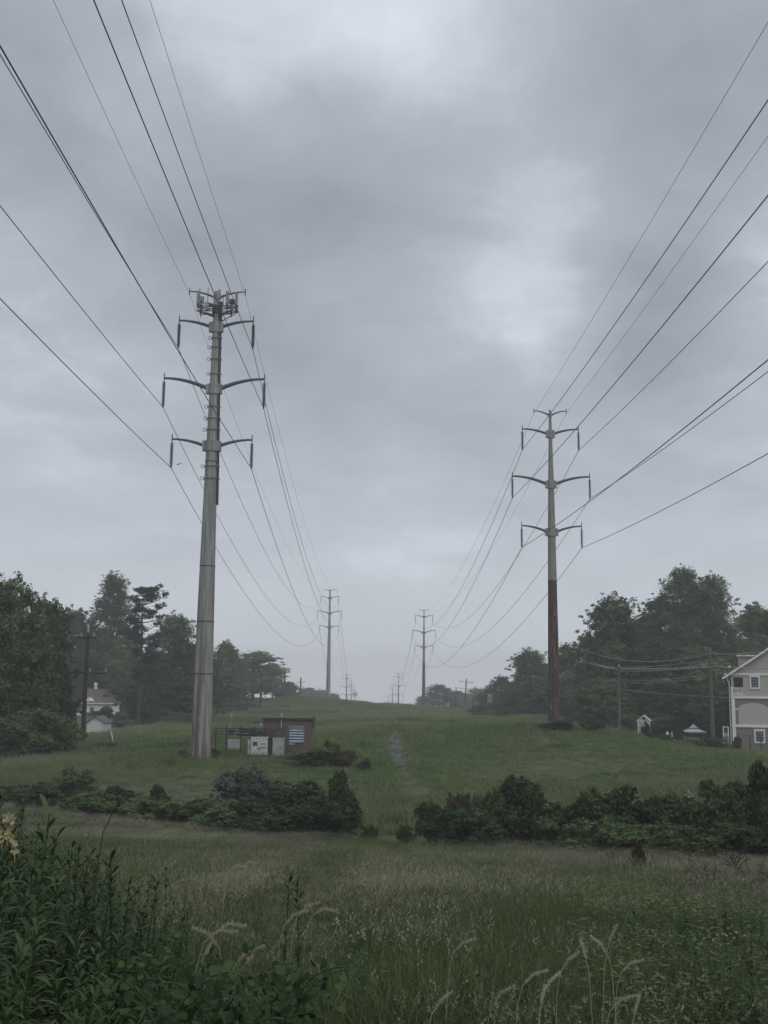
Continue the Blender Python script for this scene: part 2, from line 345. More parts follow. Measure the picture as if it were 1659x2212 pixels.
for i in range(300):
    t = rr.random() ** 1.3 * (len(pl) - 2) + 1; k = min(int(t), len(pl) - 2); p = pl[k] * (1 - (t - k)) + pl[k + 1] * (t - k)
    x = p[0] + rr.gauss(0, .65); y = p[1] + rr.uniform(-1, 1); s = rr.uniform(.04, .13)
    m.box((x, y, h(x, y) + s * .15 + .03), (s * 2.4, s * 2, s * .7), rz=rr.uniform(0, 3), rx=rr.uniform(-.3, .3), taper=.6)
tag(m.build('gravel', M['rock']), 'pale stones strewn along the worn track up the slope', 'stones', kind='stuff')

# ------------------------------------------------------------------ foliage generators
def unit(a): return a / np.maximum(np.linalg.norm(a, axis=-1, keepdims=True), 1e-9)
def leaves_mesh(name, C, Nn, L, W, mat, g, extra=None, droop=0.0):
    n = len(C); Nn = unit(Nn); r = g.normal(size=(n, 3)); u = unit(np.cross(Nn, r)); v_ = np.cross(Nn, u)
    L = (L * g.uniform(.45, 1.6, n))[:, None]; W = (W * g.uniform(.5, 1.5, n))[:, None]
    a = C - u * L / 2; b = C + v_ * W / 2 + Nn * W * .12; c = C + u * L / 2 - np.array([0, 0, 1]) * L * droop; d = C - v_ * W / 2 + Nn * W * .12
    V = np.stack([a, b, c, d], 1).reshape(-1, 3); me = bpy.data.meshes.new(name)
    me.vertices.add(4 * n); me.vertices.foreach_set('co', V.astype(np.float32).ravel())
    me.loops.add(4 * n); me.loops.foreach_set('vertex_index', np.arange(4 * n, dtype=np.int32))
    me.polygons.add(n); me.polygons.foreach_set('loop_start', np.arange(0, 4 * n, 4, dtype=np.int32)); me.polygons.foreach_set('loop_total', np.full(n, 4, dtype=np.int32))
    me.update(calc_edges=True); at = me.attributes.new('rnd', 'FLOAT', 'FACE')
    at.data.foreach_set('value', (g.random(n) if extra is None else extra).astype(np.float32)); me.materials.append(mat); return me
def crown(name, clumps, nleaf, L, W, mat, seed, sub=36, subr=.36, shell=.86, spray=.42):
    g = np.random.default_rng(seed); C = []; Nn = []; X = []
    wts = np.array([(c[3] * c[4] * c[5]) ** (2 / 3) for c in clumps]); wts /= wts.sum()
    for c, w in zip(clumps, wts):
        n = int(nleaf * w); ctr = np.array(c[:3]); rad = np.array(c[3:6])
        sd_ = unit(g.normal(size=(sub, 3))); sd_[:, 2] = np.where(sd_[:, 2] < -.55, -sd_[:, 2], sd_[:, 2])
        sr = g.uniform(.55, 1.0, (sub, 1)) * shell; sc_ = ctr + sd_ * rad * sr; k = g.integers(0, sub, n)
        small = np.zeros(sub, bool); small[:int(sub * spray)] = True; sc_[small] = ctr + sd_[small] * rad * g.uniform(1.0, 1.28, (small.sum(), 1)); wk = np.where(small, .3, 1.0); k = g.choice(sub, n, p=wk / wk.sum())
        off = g.normal(size=(n, 3)); off = unit(off) * (g.random((n, 1)) ** .45) * np.where(g.random((n, 1)) < .12, 1.45, 1.0)
        srad = rad * subr * (g.uniform(.6, 1.3, (sub, 1)) * np.where(small, .42, 1.0)[:, None])[k] * np.array([1.15, 1.15, .75])
        p = sc_[k] + off * srad
        C.append(p); Nn.append(off * .8 + np.array([0, 0, .55]) + sd_[k] * .4 + g.normal(size=(n, 3)) * .45)
        X.append(np.clip(g.random(sub)[k] * .6 + g.random(n) * .5, 0, 1))
    return leaves_mesh(name, np.concatenate(C), np.concatenate(Nn), L, W, mat, g, np.concatenate(X), .1)
def limbs(trunk_top, base_r, clumps, seed, Hs, n=8, reach=.9):
    g = random.Random(seed); m = MB()
    tp = [(0, 0, -.4)] ; rd = [base_r * 1.35]
    for i in range(1, 8):
        t = i / 7; tp.append((trunk_top[0] * t + g.gauss(0, .04) * Hs * .1, trunk_top[1] * t + g.gauss(0, .04) * Hs * .1, trunk_top[2] * t)); rd.append(base_r * (1 - .8 * t))
    m.tube(tp, rd, n)
    for c in clumps:
        cz = c[2] * .62; t = min(.95, max(.12, cz / trunk_top[2])); k = int(t * 7); p0 = Vector(tp[k]); p1 = Vector(c[:3]) + Vector((0, 0, .1))
        mid = p0.lerp(p1, .5) + Vector((g.gauss(0, .3), g.gauss(0, .3), -.05 * (p1 - p0).length)); r0 = rd[k] * .5
        m.tube([p0, mid, p0.lerp(p1, reach)], [r0, r0 * .6, r0 * .2], 5)
        for _ in range(4):
            q = Vector(c[:3]) + Vector((g.uniform(-1, 1) * c[3], g.uniform(-1, 1) * c[4], g.uniform(-.4, 1) * c[5])) * .75
            m.tube([mid.lerp(p1, g.uniform(.1, .8)), q], [r0 * .25, r0 * .08], 4, False)
    return m
def broad_clumps(seed, Hh, Wd, z0=.22, n=15, top=.92, lean=0.0):
    g = random.Random(seed); out_ = []
    for i in range(n):
        t = (i + .5) / n; z = Hh * (z0 + (top - z0) * t); prof = math.sin(math.pi * min(1, (t * .86 + .14)) ** .8) ** .6
        a = i * 2.4 + g.uniform(-.5, .5); rad = Wd / 2 * prof * g.uniform(.3, .78)
        cr_ = Wd * g.uniform(.21, .30) * (.72 + .4 * prof)
        out_.append((rad * math.cos(a) + lean * t, rad * math.sin(a), z, cr_, cr_, cr_ * g.uniform(.65, .95)))
    out_.append((lean, 0, Hh * .93, Wd * .2, Wd * .2, Hh * .08)); return out_
PROTO = {}
def proto_tree(key, kind, Hh, Wd, mat, seed, nleaf=46000, L=.33, W=.19, **kw):
    if kind == 'pine': cl = None
    else: cl = broad_clumps(seed, Hh, Wd, **kw)
    cm_ = crown('crown', cl, nleaf, L, W, mat, seed); tm = limbs((0, 0, Hh * .82), Hh * .019, cl, seed, Hh).mesh('trunk', M['bark'])
    PROTO[key] = (cm_, tm, Hh, Wd)
proto_tree('oak', 'b', 15, 12, M['leaf_dark'], 11, z0=.14)
proto_tree('maple', 'b', 15, 11, M['leaf_dark'], 23, z0=.12, n=18)
proto_tree('ash', 'b', 17, 11, M['leaf_mid'], 31, z0=.16, n=16)
proto_tree('locust', 'b', 20, 13, M['leaf_mid'], 47, nleaf=42000, z0=.16, n=19)
proto_tree('fresh', 'b', 11, 9, M['leaf_light'], 53, nleaf=40000, z0=.06, n=14)
proto_tree('poplar', 'b', 26, 10, M['leaf_dark'], 61, nleaf=40000, z0=.14, n=28, top=.95)
proto_tree('dense', 'b', 10, 10, M['leaf_dark'], 71, nleaf=44000, z0=.03, n=17)
# pine: whorls of level limbs carrying needle plates
g = random.Random(5); m = MB(); tp = [(0, 0, -.4), (0.1, 0, 6), (.0, 0, 12), (-.1, 0, 17), (0, 0, 20)]; m.tube(tp, [.36, .3, .22, .12, .03], 8); cl = []
for k in range(22):
    z = 6.2 + k * .62 + g.uniform(-.3, .3); ln = (5.2 - abs(z - 13.5) * .42) * g.uniform(.55, 1.1)
    for j in range(g.choice((2, 3, 3))):
        a = g.uniform(0, 6.28); l2 = ln * (.95 + .45 * math.cos(a)) * g.uniform(.6, 1.1); e_ = Vector((math.cos(a) * l2, math.sin(a) * l2, z + l2 * g.uniform(.05, .6)))
        m.tube([(0, 0, z), Vector((0, 0, z)).lerp(e_, .5) - Vector((0, 0, .25)), e_], [.09, .06, .02], 5, False)
        for s_ in (.5, .7, .88, 1.0):
            q = Vector((0, 0, z)).lerp(e_, s_); cl.append((q.x + g.gauss(0, .25), q.y + g.gauss(0, .25), q.z + g.uniform(-.1, .3), g.uniform(.45, .85), g.uniform(.45, .85), g.uniform(.3, .55)))
cl.append((0, 0, 19.6, .8, .8, .8))
PROTO['pine'] = (crown('crown', cl, 38000, .28, .08, M['leaf_pine'], 9, sub=6, subr=.6), m.mesh('trunk', M['bark']), 20, 9)

used = set()
def tree(kind, px, top_y, w_px, Y, label, rz=0.0, name='broadleaf_tree', group=None, mat=None):
    cm_, tm, Hh, Wd = PROTO[kind]; base = G(px, Y); top = P(px, top_y, Y)[2]; hh = top - base[2]; wd = w_px * Y / 2400.0 * (1.12 if kind != 'pine' else 1.0)
    root = thing(name, label, 'tree', base, rz, group)
    s = (wd / Wd, wd / Wd, hh / Hh)
    for nm, me_ in (('crown', cm_), ('trunk', tm)):
        o = link(bpy.data.objects.new(nm, me_), root); o.scale = s
    return root
LW = 'trees of the woodland on the left'; RW = 'trees of the woodland on the right'; FR = 'far trees fading in the mist'
for a in [
    ('maple', 10, 1260, 170, 92, 'tall dark broadleaf tree filling the left edge above the low bushes', .3, LW),
    ('oak', 90, 1302, 132, 104, 'round dark tree just left of the nearest left utility pole', 1.2, LW),
    ('dense', 45, 1400, 150, 98, 'broad dark tree low under the left edge canopy', 2.2, LW),
    ('oak', 148, 1322, 120, 212, 'dark tree rising behind the nearest left utility pole', 2.9, LW),
    ('poplar', 232, 1240, 112, 212, 'tallest narrow open crowned tree above the white farmhouse roof', .5, LW),
    ('maple', 195, 1370, 140, 214, 'bushy tree closing the gap behind the white farmhouse', 3.5, LW),
    ('ash', 262, 1370, 90, 205, 'dense tree between the tall narrow tree and the pine', 4.1, LW),
    ('oak', 372, 1333, 110, 178, 'rounded tree between the pine and the near left pylon', .9, LW),
    ('dense', 330, 1425, 130, 188, 'dark bushy tree below the pine branches', 1.6, LW),
    ('maple', 420, 1395, 110, 200, 'tree showing just left of the near left pylon foot', 2.5, LW),
    ('dense', 395, 1465, 120, 172, 'low dark tree at the meadow edge left of the near left pylon', 5.0, LW),
    ('fresh', 485, 1392, 80, 240, 'feathery pale tree directly right of the near left pylon', .2, LW),
    ('dense', 480, 1455, 95, 228, 'low bushy tree behind the crossarm pole beside the near left pylon', 1.1, LW),
    ('ash', 545, 1408, 130, 290, 'rounded misty tree behind the second left utility pole', 3.3, LW),
    ('maple', 500, 1425, 80, 275, 'misty tree at the left shoulder of the rounded misty tree', .8, LW),
    ('oak', 588, 1440, 50, 320, 'misty tree at the right shoulder of the rounded misty tree', 4.4, LW),
    ('dense', 622, 1474, 46, 350, 'small misty tree by the third left utility pole', 2.1, LW),
    ('dense', 660, 1488, 60, 520, 'faint low tree on the skyline left of the second left pylon', .4, FR),
    ('oak', 695, 1492, 60, 560, 'faint low tree on the skyline behind the second left pylon', 1.9, FR),
    ('dense', 722, 1500, 36, 540, 'faint low tree just right of the second left pylon foot', 3.9, FR),
    ('maple', 1335, 1296, 150, 158, 'big round topped tree at the left of the right hand woodland', .6, RW),
    ('oak', 1275, 1375, 90, 172, 'tree between the red footed pylon and the big round topped tree', 1.5, RW),
    ('locust', 1487, 1228, 120, 162, 'tallest open crowned tree of the right hand woodland', 2.0, RW),
    ('locust', 1545, 1244, 120, 160, 'second tall open crowned tree right next to the tallest one', 4.0, RW),
    ('ash', 1428, 1288, 120, 165, 'leafy tree left of the tallest open crowned tree', 3.1, RW),
    ('ash', 1645, 1308, 130, 168, 'loose crowned tree behind the gabled house', .9, RW),
    ('maple', 1590, 1375, 110, 175, 'dark tree behind the dormer of the gabled house', 5.1, RW),
    ('dense', 1500, 1400, 170, 150, 'broad dark tree under the tall open crowned pair', 1.3, RW),
    ('dense', 1400, 1405, 150, 150, 'dark tree behind the little garden shed', 2.6, RW),
    ('fresh', 1330, 1392, 120, 152, 'greener tree in front of the big round topped tree', 3.7, RW),
    ('dense', 1570, 1470, 90, 140, 'dark low tree between the gazebo and the gabled house', .7, RW),
    ('dense', 1300, 1470, 120, 148, 'dark low tree behind the overhead service wires right of the red footed pylon', 4.9, RW),
    ('dense', 1455, 1480, 120, 143, 'dark low tree behind the garden gazebo', 3.0, RW),
    ('ash', 1222, 1392, 70, 200, 'narrow tree just right of the red footed pylon', 2.4, RW),
    ('maple', 1148, 1408, 105, 225, 'misty round tree left of the red footed pylon', 1.0, RW),
    ('fresh', 1172, 1440, 90, 205, 'lighter green tree behind the foot of the red footed pylon', .3, RW),
    ('dense', 1235, 1462, 90, 185, 'bushy tree right behind the red footed pylon foot', 5.6, RW),
    ('dense', 1128, 1490, 110, 212, 'low spreading tree left of the red footed pylon', 2.8, RW),
    ('oak', 1085, 1463, 60, 262, 'small misty tree above the fifth right hand pole', 1.8, RW),
    ('dense', 1065, 1490, 70, 268, 'low misty tree at the field corner on the right', 4.6, RW),
    ('oak', 948, 1480, 62, 430, 'rounded faint tree just right of the second right pylon', 2.0, FR),
    ('dense', 985, 1494, 50, 440, 'faint tree right of the rounded faint tree', .5, FR),
    ('maple', 1030, 1488, 60, 470, 'faint tree behind the leaning double crossarm pole', 3.2, FR),
    ('dense', 1062, 1482, 50, 480, 'faint tree farthest right on the hazy skyline', 1.1, FR),
    ('dense', 912, 1506, 40, 520, 'faint lowest tree beside the second right pylon', 1.4, FR)]:
    tree(a[0], a[1], a[2], a[3], a[4], a[5], a[6], group=a[7])
tree('pine', 298, 1272, 125, 160, 'gnarled pine with level branches reaching right, by the farmhouse', .2, 'pine_tree')

# shrubs
def proto_shrub(key, mat, seed, nleaf, L=.11, W=.06, tall=1.0, spikes=5):
    g = random.Random(seed); Hh = 2.4; cl = []
    for i in range(11):
        a = i * 2.4 + g.uniform(-.4, .4); r_ = g.uniform(.1, 1.15); z = g.uniform(.35, 1.75 - .45 * r_)
        cl.append((r_ * math.cos(a) * 1.25, r_ * math.sin(a), z, g.uniform(.5, .78), g.uniform(.5, .78), g.uniform(.4, .62)))
    for i in range(spikes): cl.append((g.uniform(-1.3, 1.3), g.uniform(-.8, .8), g.uniform(1.35, 1.95), g.uniform(.2, .4), g.uniform(.2, .4), g.uniform(.2, .4)))
    m = MB()
    for c in cl: m.tube([(c[0] * .15, c[1] * .15, -.15), (c[0] * .6, c[1] * .6, c[2] * .5), c[:3]], [.04, .025, .008], 5, False)
    PROTO[key] = (crown('foliage', cl, int(nleaf * 1.5), L * 1.1, W * 1.15, mat, seed, sub=34, subr=.42, shell=.92, spray=.5), m.mesh('stems', M['twig']), 2.4, 3.6)
proto_shrub('sh_dark', M['leaf_shrub'], 101, 16000)
proto_shrub('sh_dark2', M['leaf_shrub'], 107, 16000, L=.13, W=.07)
proto_shrub('sh_mid', M['leaf_mid'], 113, 15000, spikes=8)
proto_shrub('sh_light', M['leaf_light'], 127, 13000, L=.14, W=.06, spikes=8)
proto_shrub('sh_grey', M['leaf_grey'], 131, 12000)
proto_shrub('sh_brown', M['leaf_brown'], 139, 9000, spikes=9)
def shrub(kind, px, base_y, top_y, w_px, Y, label, rz=0.0, group=None, name='shrub', cat='shrub'):
    fm, sm, Hh, Wd = PROTO[kind]; base = G(px, Y); hh = (base_y - top_y) * Y / 2400 if base_y else P(px, top_y, Y)[2] - base[2]; wd = w_px * Y / 2400 * (1.35 if group else 1.15)
    hh = max(hh, .3)
    root = thing(name, label, cat, base, rz, group); s = (wd / Wd, wd / Wd, hh / Hh)
    for nm, me_ in (('foliage', fm), ('stems', sm)):
        o = link(bpy.data.objects.new(nm, me_), root); o.scale = s
    return root
HG = 'shrubs of the overgrown ditch across the meadow'
for a in [
    ('sh_mid', 20, 0, 1692, 100, 61, 'pale tangled shrub at the left end of the ditch', .3), ('sh_dark', 95, 0, 1688, 110, 59, 'low spreading shrub second along the ditch from the left edge', 1.3),
    ('sh_mid', 178, 0, 1652, 96, 58, 'peaked green shrub standing above the left part of the ditch', 2.3), ('sh_dark2', 250, 0, 1698, 110, 56, 'low shrub right of the peaked green shrub', .8),
    ('sh_light', 215, 0, 1712, 90, 54.5, 'lighter low shrub in front of the peaked green shrub', 4.2), ('sh_light', 330, 0, 1712, 110, 54, 'low light green shrub beneath the small spike shrub', 1.9),
    ('sh_dark', 352, 0, 1686, 38, 55, 'narrow spike shaped shrub in the left part of the ditch', 3.3), ('sh_dark2', 410, 0, 1722, 100, 53.5, 'low dark shrub between the spike shaped shrub and the big clump', 5.1),
    ('sh_grey', 500, 0, 1652, 110, 55, 'grey green leafy shrub at the left of the big central clump', .5), ('sh_grey', 560, 0, 1650, 90, 54.5, 'grey green leafy shrub topping the big central clump', 2.6),
    ('sh_dark', 600, 0, 1680, 130, 53, 'dark middle shrub of the big central clump', 1.1), ('sh_dark2', 675, 0, 1678, 130, 52.5, 'very dark shrub right of the middle of the big central clump', 3.8),
    ('sh_dark', 740, 0, 1648, 60, 52, 'tall peaked shrub ending the big central clump on its right', 4.4), ('sh_dark2', 735, 0, 1705, 78, 51, 'dark sloping shrub at the right foot of the big central clump', .2),
    ('sh_mid', 470, 0, 1718, 110, 52, 'low bright shrub in front of the grey green leafy shrubs', 5.8), ('sh_dark', 560, 0, 1725, 110, 51, 'low shrub in front of the dark middle shrub', 2.0), ('sh_dark', 655, 0, 1728, 110, 50.5, 'low front shrub under the very dark shrub', .7),
    ('sh_mid', 800, 0, 1778, 34, 50, 'small low shrub in the gap of the ditch beside the track', 1.0), ('sh_mid', 880, 0, 1778, 34, 49.5, 'small low shrub right of the gap in the ditch', 2.7),
    ('sh_dark', 935, 0, 1724, 70, 49, 'low dark shrub at the left start of the right hand ditch', 3.0), ('sh_brown', 992, 0, 1698, 60, 50, 'brownish thorny shrub poking above the ditch', .9), ('sh_light', 985, 0, 1738, 100, 47.5, 'yellow green shrub in front of the brownish thorny shrub', 4.7),
    ('sh_mid', 1050, 0, 1694, 70, 48.5, 'small tree like shrub left of the tall dark one', .4), ('sh_mid', 1060, 0, 1755, 90, 47, 'low leafy shrub left of the tall dark shrub foot', 5.5),
    ('sh_dark', 1130, 0, 1662, 92, 48, 'tall dark egg shaped shrub in the right part of the ditch', 2.2), ('sh_dark2', 1142, 0, 1700, 100, 47, 'dark skirt shrub at the foot of the tall dark egg shaped one', 1.6),
    ('sh_mid', 1205, 0, 1725, 90, 46.5, 'low shrub between the tall dark egg shaped one and the arching one', 3.4), ('sh_dark', 1262, 0, 1690, 80, 46, 'arching shrub with a hooked top', .1),
    ('sh_dark2', 1335, 0, 1688, 120, 46, 'wide black green shrub right of the hooked one', 4.1), ('sh_dark', 1410, 0, 1705, 110, 45.5, 'dark shrub right of the wide black green one', 5.2), ('sh_light', 1350, 0, 1765, 120, 43, 'leafy bright low shrub in front of the wide black green one', 2.9),
    ('sh_mid', 1255, 0, 1765, 100, 44.5, 'low mixed shrub in front of the hooked one', 1.2), ('sh_mid', 1475, 0, 1700, 90, 45, 'greyish shrub left of the pale blossoming spot', 2.5), ('sh_dark2', 1530, 0, 1682, 110, 44.5, 'tall ragged shrub near the right end of the ditch', .6),
    ('sh_dark', 1600, 0, 1672, 120, 44, 'dark high shrub next to the right edge', 3.6), ('sh_dark2', 1668, 0, 1640, 110, 43.5, 'highest dark shrub cut by the right edge', 1.7), ('sh_mid', 1450, 0, 1770, 110, 41.5, 'low front shrub of the right hand ditch beside the reddish stalks', 4.9),
    ('sh_dark', 1550, 0, 1765, 120, 41, 'dark low shrub behind the bare sapling', .9), ('sh_dark2', 1640, 0, 1760, 110, 40.5, 'dark low shrub at the right edge under the highest shrub', 5.9)]:
    shrub(*a, group=HG)
for a in [
    ('sh_dark', 692, 1642, 1598, 110, 79, 'spreading dark shrub right of the white cabinets', .5), ('sh_brown', 740, 1645, 1604, 80, 79, 'reddish twiggy shrub right of the brown hut', 1.8), ('sh_dark2', 717, 1625, 1576, 36, 82, 'small round topped bush in front of the brown hut corner', 2.2),
    ('sh_dark', 790, 1652, 1622, 30, 76, 'small lone bush left of the track', .4), ('sh_dark', 400, 1642, 1622, 26, 81.5, 'little bush at the left foot of the near left pylon', 3.0), ('sh_dark2', 466, 1640, 1618, 26, 82.5, 'little bush at the right foot of the near left pylon', 1.5),
    ('sh_dark', 1210, 1602, 1572, 74, 104, 'spreading bush hiding the red pylon foot', .2), ('sh_dark2', 1276, 1598, 1562, 50, 108, 'bush standing alone right of the red pylon foot', 4.0),
    ('sh_mid', 1540, 1632, 1602, 66, 101, 'light green bush below the nearest right hand pole', 2.7), ('sh_dark', 1590, 1628, 1598, 26, 106, 'small dark round bush beside the house stairs', 1.1),
    ('sh_dark2', 1395, 0, 1556, 18, 112, 'narrow dark conifer like bush covering the garden shed door', .8), ('sh_dark', 1358, 0, 1546, 34, 118, 'dark bush left of the garden shed', 2.4), ('sh_dark', 1406, 0, 1579, 40, 108, 'dark bush right below the garden shed', 3.9),
    ('sh_dark2', 1432, 0, 1586, 44, 107, 'low dark bush right of the garden shed', 4.5), ('sh_mid', 1464, 0, 1568, 22, 114, 'upright bush left of the gazebo', .6), ('sh_brown', 1495, 0, 1597, 60, 108, 'low brownish bush in front of the gazebo', 1.4), ('sh_dark', 1550, 0, 1562, 16, 124, 'reddish dark bush beside the house deck', 5.2),
    ('sh_light', 25, 0, 1528, 150, 84, 'layered light green bush at the left edge', .9), ('sh_light', 92, 0, 1512, 150, 86, 'layered light green bush left of the nearest left utility pole', 2.1), ('sh_light', 140, 0, 1556, 70, 96, 'dark fringed bush touching the nearest left utility pole', 3.1),
    ('sh_dark', 45, 1665, 1590, 130, 82, 'dark hollow bush above the creek at the left edge', 4.4),
    ('sh_mid', 215, 1618, 1602, 60, 100, 'low weedy bush at the foot of the nearest left utility pole', .7), ('sh_mid', 245, 1622, 1606, 30, 98, 'low weedy bush by the pale leaning stake', 5.0),
    ('sh_dark', 224, 1560, 1526, 50, 172, 'round bush beside the farmhouse corner', 1.0), ('sh_grey', 262, 1572, 1535, 48, 150, 'silvery bush right of the small white shed', 2.0), ('sh_dark', 297, 1562, 1490, 50, 163, 'dark ivy bush wrapped around the pine trunk', 2.9),
    ('sh_mid', 330, 1565, 1530, 90, 165, 'rough grassy bush below the dark trees left of the pylon', .5), ('sh_mid', 395, 1562, 1535, 80, 160, 'rough weedy bush just left of the near left pylon', 3.4),
    ('sh_mid', 505, 1532, 1502, 60, 215, 'hedge like bush at the field edge right of the near left pylon', 1.2), ('sh_dark', 540, 1528, 1508, 50, 235, 'hedge like bush left of the second left utility pole', 2.8), ('sh_mid', 578, 1532, 1520, 30, 245, 'small bush at the foot of the second left utility pole', .1),
    ('sh_dark', 605, 1514, 1494, 40, 330, 'misty bush at the foot of the third left utility pole', 1.5), ('sh_dark', 640, 1512, 1500, 50, 380, 'misty bush on the skyline left of the second left pylon', 3.5),
    ('sh_dark', 1040, 1552, 1524, 50, 255, 'square bush at the field corner on the right', .4), ('sh_dark2', 1090, 1556, 1522, 60, 225, 'dark bush behind the fifth right hand pole', 1.9), ('sh_grey', 1115, 1556, 1534, 44, 208, 'pale twiggy bush left of the red footed pylon', 2.6), ('sh_dark', 1160, 1556, 1520, 70, 205, 'dark bush close left of the red footed pylon', 3.8),
    ('sh_dark', 1222, 1560, 1520, 60, 170, 'dark bush close right of the red footed pylon', 4.9), ('sh_mid', 1250, 1568, 1540, 40, 158, 'bush at the foot of the tall pole right of the red footed pylon', .9), ('sh_dark', 1305, 1578, 1530, 70, 145, 'dark bush filling the woodland edge left of the garden shed', 5.4),
    ('sh_dark2', 1000, 1536, 1522, 60, 335, 'misty low bush under the leaning double crossarm pole', 2.3)]:
    shrub(*a)

# ------------------------------------------------------------------ pylons
def pylon_parts(root, kind, detail=True):
    if kind == 'L':
        prof = [(0, .75), (12, .60), (20.7, .47), (23.1, .425), (27.5, .33), (32.4, .27), (35.3, .24)]
        arms = [(23.1, 23.65, 3.02), (27.55, 28.4, 3.82), (32.45, 33.0, 2.85), (34.9, 35.35, 2.15)]; ins = [(23.65, 21.43), (28.4, 26.1), (33.0, 30.8)]; am = M['arm_steel']; pm = M['pole_grey']
    else:
        prof = [(0, .62), (14.5, .44), (19.5, .375), (24.4, .29), (29.4, .175), (31.9, .12)]
        arms = [(19.35, 20.0, 3.0), (24.2, 25.05, 3.9), (29.4, 29.95, 2.85), (31.4, 31.85, 1.64)]; ins = [(20.0, 17.8), (25.05, 22.8), (29.95, 27.75)]; am = M['arm_brown']; pm = M['pole_maroon']
    zs = np.linspace(0, prof[-1][0], 40); rs = np.interp(zs, [p[0] for p in prof], [p[1] for p in prof]); zs[0] = -.8
    MB().tube([(0, 0, z) for z in zs], list(rs), 12).build('shaft', pm, root)
    rad_at = lambda z: float(np.interp(z, [p[0] for p in prof], [p[1] for p in prof]))
    if detail and kind == 'L':
        for z in (6.1, 9.9, 14.0, 21.9):
            r = rad_at(z); MB().tube([(0, 0, z - .03), (0, 0, z + .03)], r + .022, 12).build('joint_band', M['bark'], root)
    for (zj, zt, w) in arms:
        big = w > 2.5
        c = MB(); r = rad_at(zj)
        if big:
            c.tube([(0, 0, zj - .42), (0, 0, zj + .42)], r + .09, 12)
            for sx in (-1, 1): c.box((sx * (r + .16), 0, zj), (.22, .42, .72))
        else: c.tube([(0, 0, zj - .16), (0, 0, zj + .16)], r + .05, 12)
        c.build('collar', M['galvanised'] if kind == 'R' else pm, root)
        for sx in (-1, 1):
            p = []; rd = []; k0 = (.17 if w > 3.5 else .14) if big else .09
            for i in range(13):
                t = i / 12; x = r + (w - r) * t; z = zj + (zt - zj) * (1 - (1 - t) ** 2.0) - .02; p.append((sx * x, 0, z)); rd.append(k0 * (1 - .5 * t))
            MB().tube(p, rd, 8).build('arm', am, root)
            q = MB(); q.tube([(sx * w, 0, zt - .3), (sx * w, 0, zt + (.36 if big else .22))], .045, 6); q.build('arm_pin', am, root)
    for (z1, z0), (zj, zt, w) in zip(ins, arms):
        for sx in (-1, 1):
            pr = [(.03, -.25), (.03, -.32)]; ln = (z1 - z0) - .45; nd = 15
            for i in range(nd):
                zz = -.32 - ln * (i + .5) / nd; pr += [(.04, zz + ln / nd * .35), (.145, zz), (.13, zz - ln / nd * .22), (.045, zz - ln / nd * .3)]
            pr += [(.04, -.32 - ln), (.07, -(z1 - z0) + .1), (.05, -(z1 - z0) - .06)]
            MB().lathe((sx * w, 0, z1), pr, 8).build('insulator', M['insulator_glaze'], root)
    return prof, arms, ins, rad_at
PY = 'steel pole pylons of the two power lines'
tL = thing('transmission_pylon', 'nearest tall grey steel pylon on the left with phone antennas on top', 'pylon', P(433, 1640, 82), 0, PY)
tL.location.x = -13.05
prof, arms, ins, rad = pylon_parts(tL, 'L')
tR = thing('transmission_pylon', 'nearest right pylon, grey above and dark red below', 'pylon', P(1199, 1575, 110), 0, PY)
tR.location.x = 16.8
pylon_parts(tR, 'R')
# brackets and cable run on the left pylon
for y in (731, 751, 776.6, 808.4, 834.6, 878.8, 904.4, 928.8, 954.6, 1008, 1034):
    z = P(460, y, 82)[2] - tL.location.z; r = rad(z); m = MB(); m.ring((0, 0, z), r + .07, .035, 18, 5)
    m.tube([(-r - .10 + .13 * math.cos(a) - .08, -.05, z + .13 * math.sin(a)) for a in np.linspace(0, 6.28, 13)], .03, 4, False)
    m.box((r + .14, -.05, z), (.16, .2, .08)); m.build('cable_bracket', M['galvanised'], tL)
m = MB(); zz = np.linspace(18.6, 33.6, 30); m.tube([(rad(z) + .03, -.12, z) for z in zz], .06, 6); m.tube([(rad(z) + .1, .08, z) for z in zz], .045, 6); m.build('cable_run', M['dark_cable'], tL)
zv = lambda v: 35.3 - (v - 180) / 354 * 1.05
m = MB(); m.box((.16, -.1, 34.7), (.16, .1, 1.5)); m.tube([(-.16, -.2, 33.9), (-.16, -.2, 35.15)], .09, 8); m.build('top_stub', M['antenna_grey'], tL)
m = MB()
R1 = 1.72; tri = [(-1.45, -.8), (1.75, -.65), (.3, 1.5)]
for zf in (zv(640), zv(790)):
    for i in range(3):
        a, b = tri[i], tri[(i + 1) % 3]; m.tube([(a[0], a[1], zf), (b[0], b[1], zf + .05)], .035, 6)
        m.tube([(0, 0, zf - .1), (a[0] * .95, a[1] * .95, zf)], .045, 6)
m.tube([(-1.0, -.7, zv(580)), (-.5, -.6, zv(580)), (-.1, -.3, zv(680))], .04, 6); m.tube([(-.85, -.5, zv(510)), (.2, -.3, zv(590))], .035, 6)
m.tube([(.2, -.4, zv(820)), (1.7, -.7, zv(750))], .045, 6); m.tube([(.5, -.5, zv(640)), (1.75, -.75, zv(700))], .035, 6)
for k in range(8):
    a = k * .8; m.tube([(-1.2 + .03 * k, -.75, zv(700)), (-1.1 + .08 * k, -.8, zv(900 - 10 * k)), (-.5 + .05 * k, -.5, zv(850 + 5 * k)), (-.1, -.3, zv(900))], .018, 4, False)
for k in range(7): m.tube([(.75 + .05 * k, -.72, zv(650)), (.8 + .06 * k, -.74, zv(860 + 9 * (k % 3))), (.4, -.4, zv(800)), (.1, -.3, zv(900))], .016, 4, False)
m.tube([(0, 0, zv(780)), (0, 0, zv(560))], .36, 10); m.build('antenna_mount', M['mount_dark'], tL)
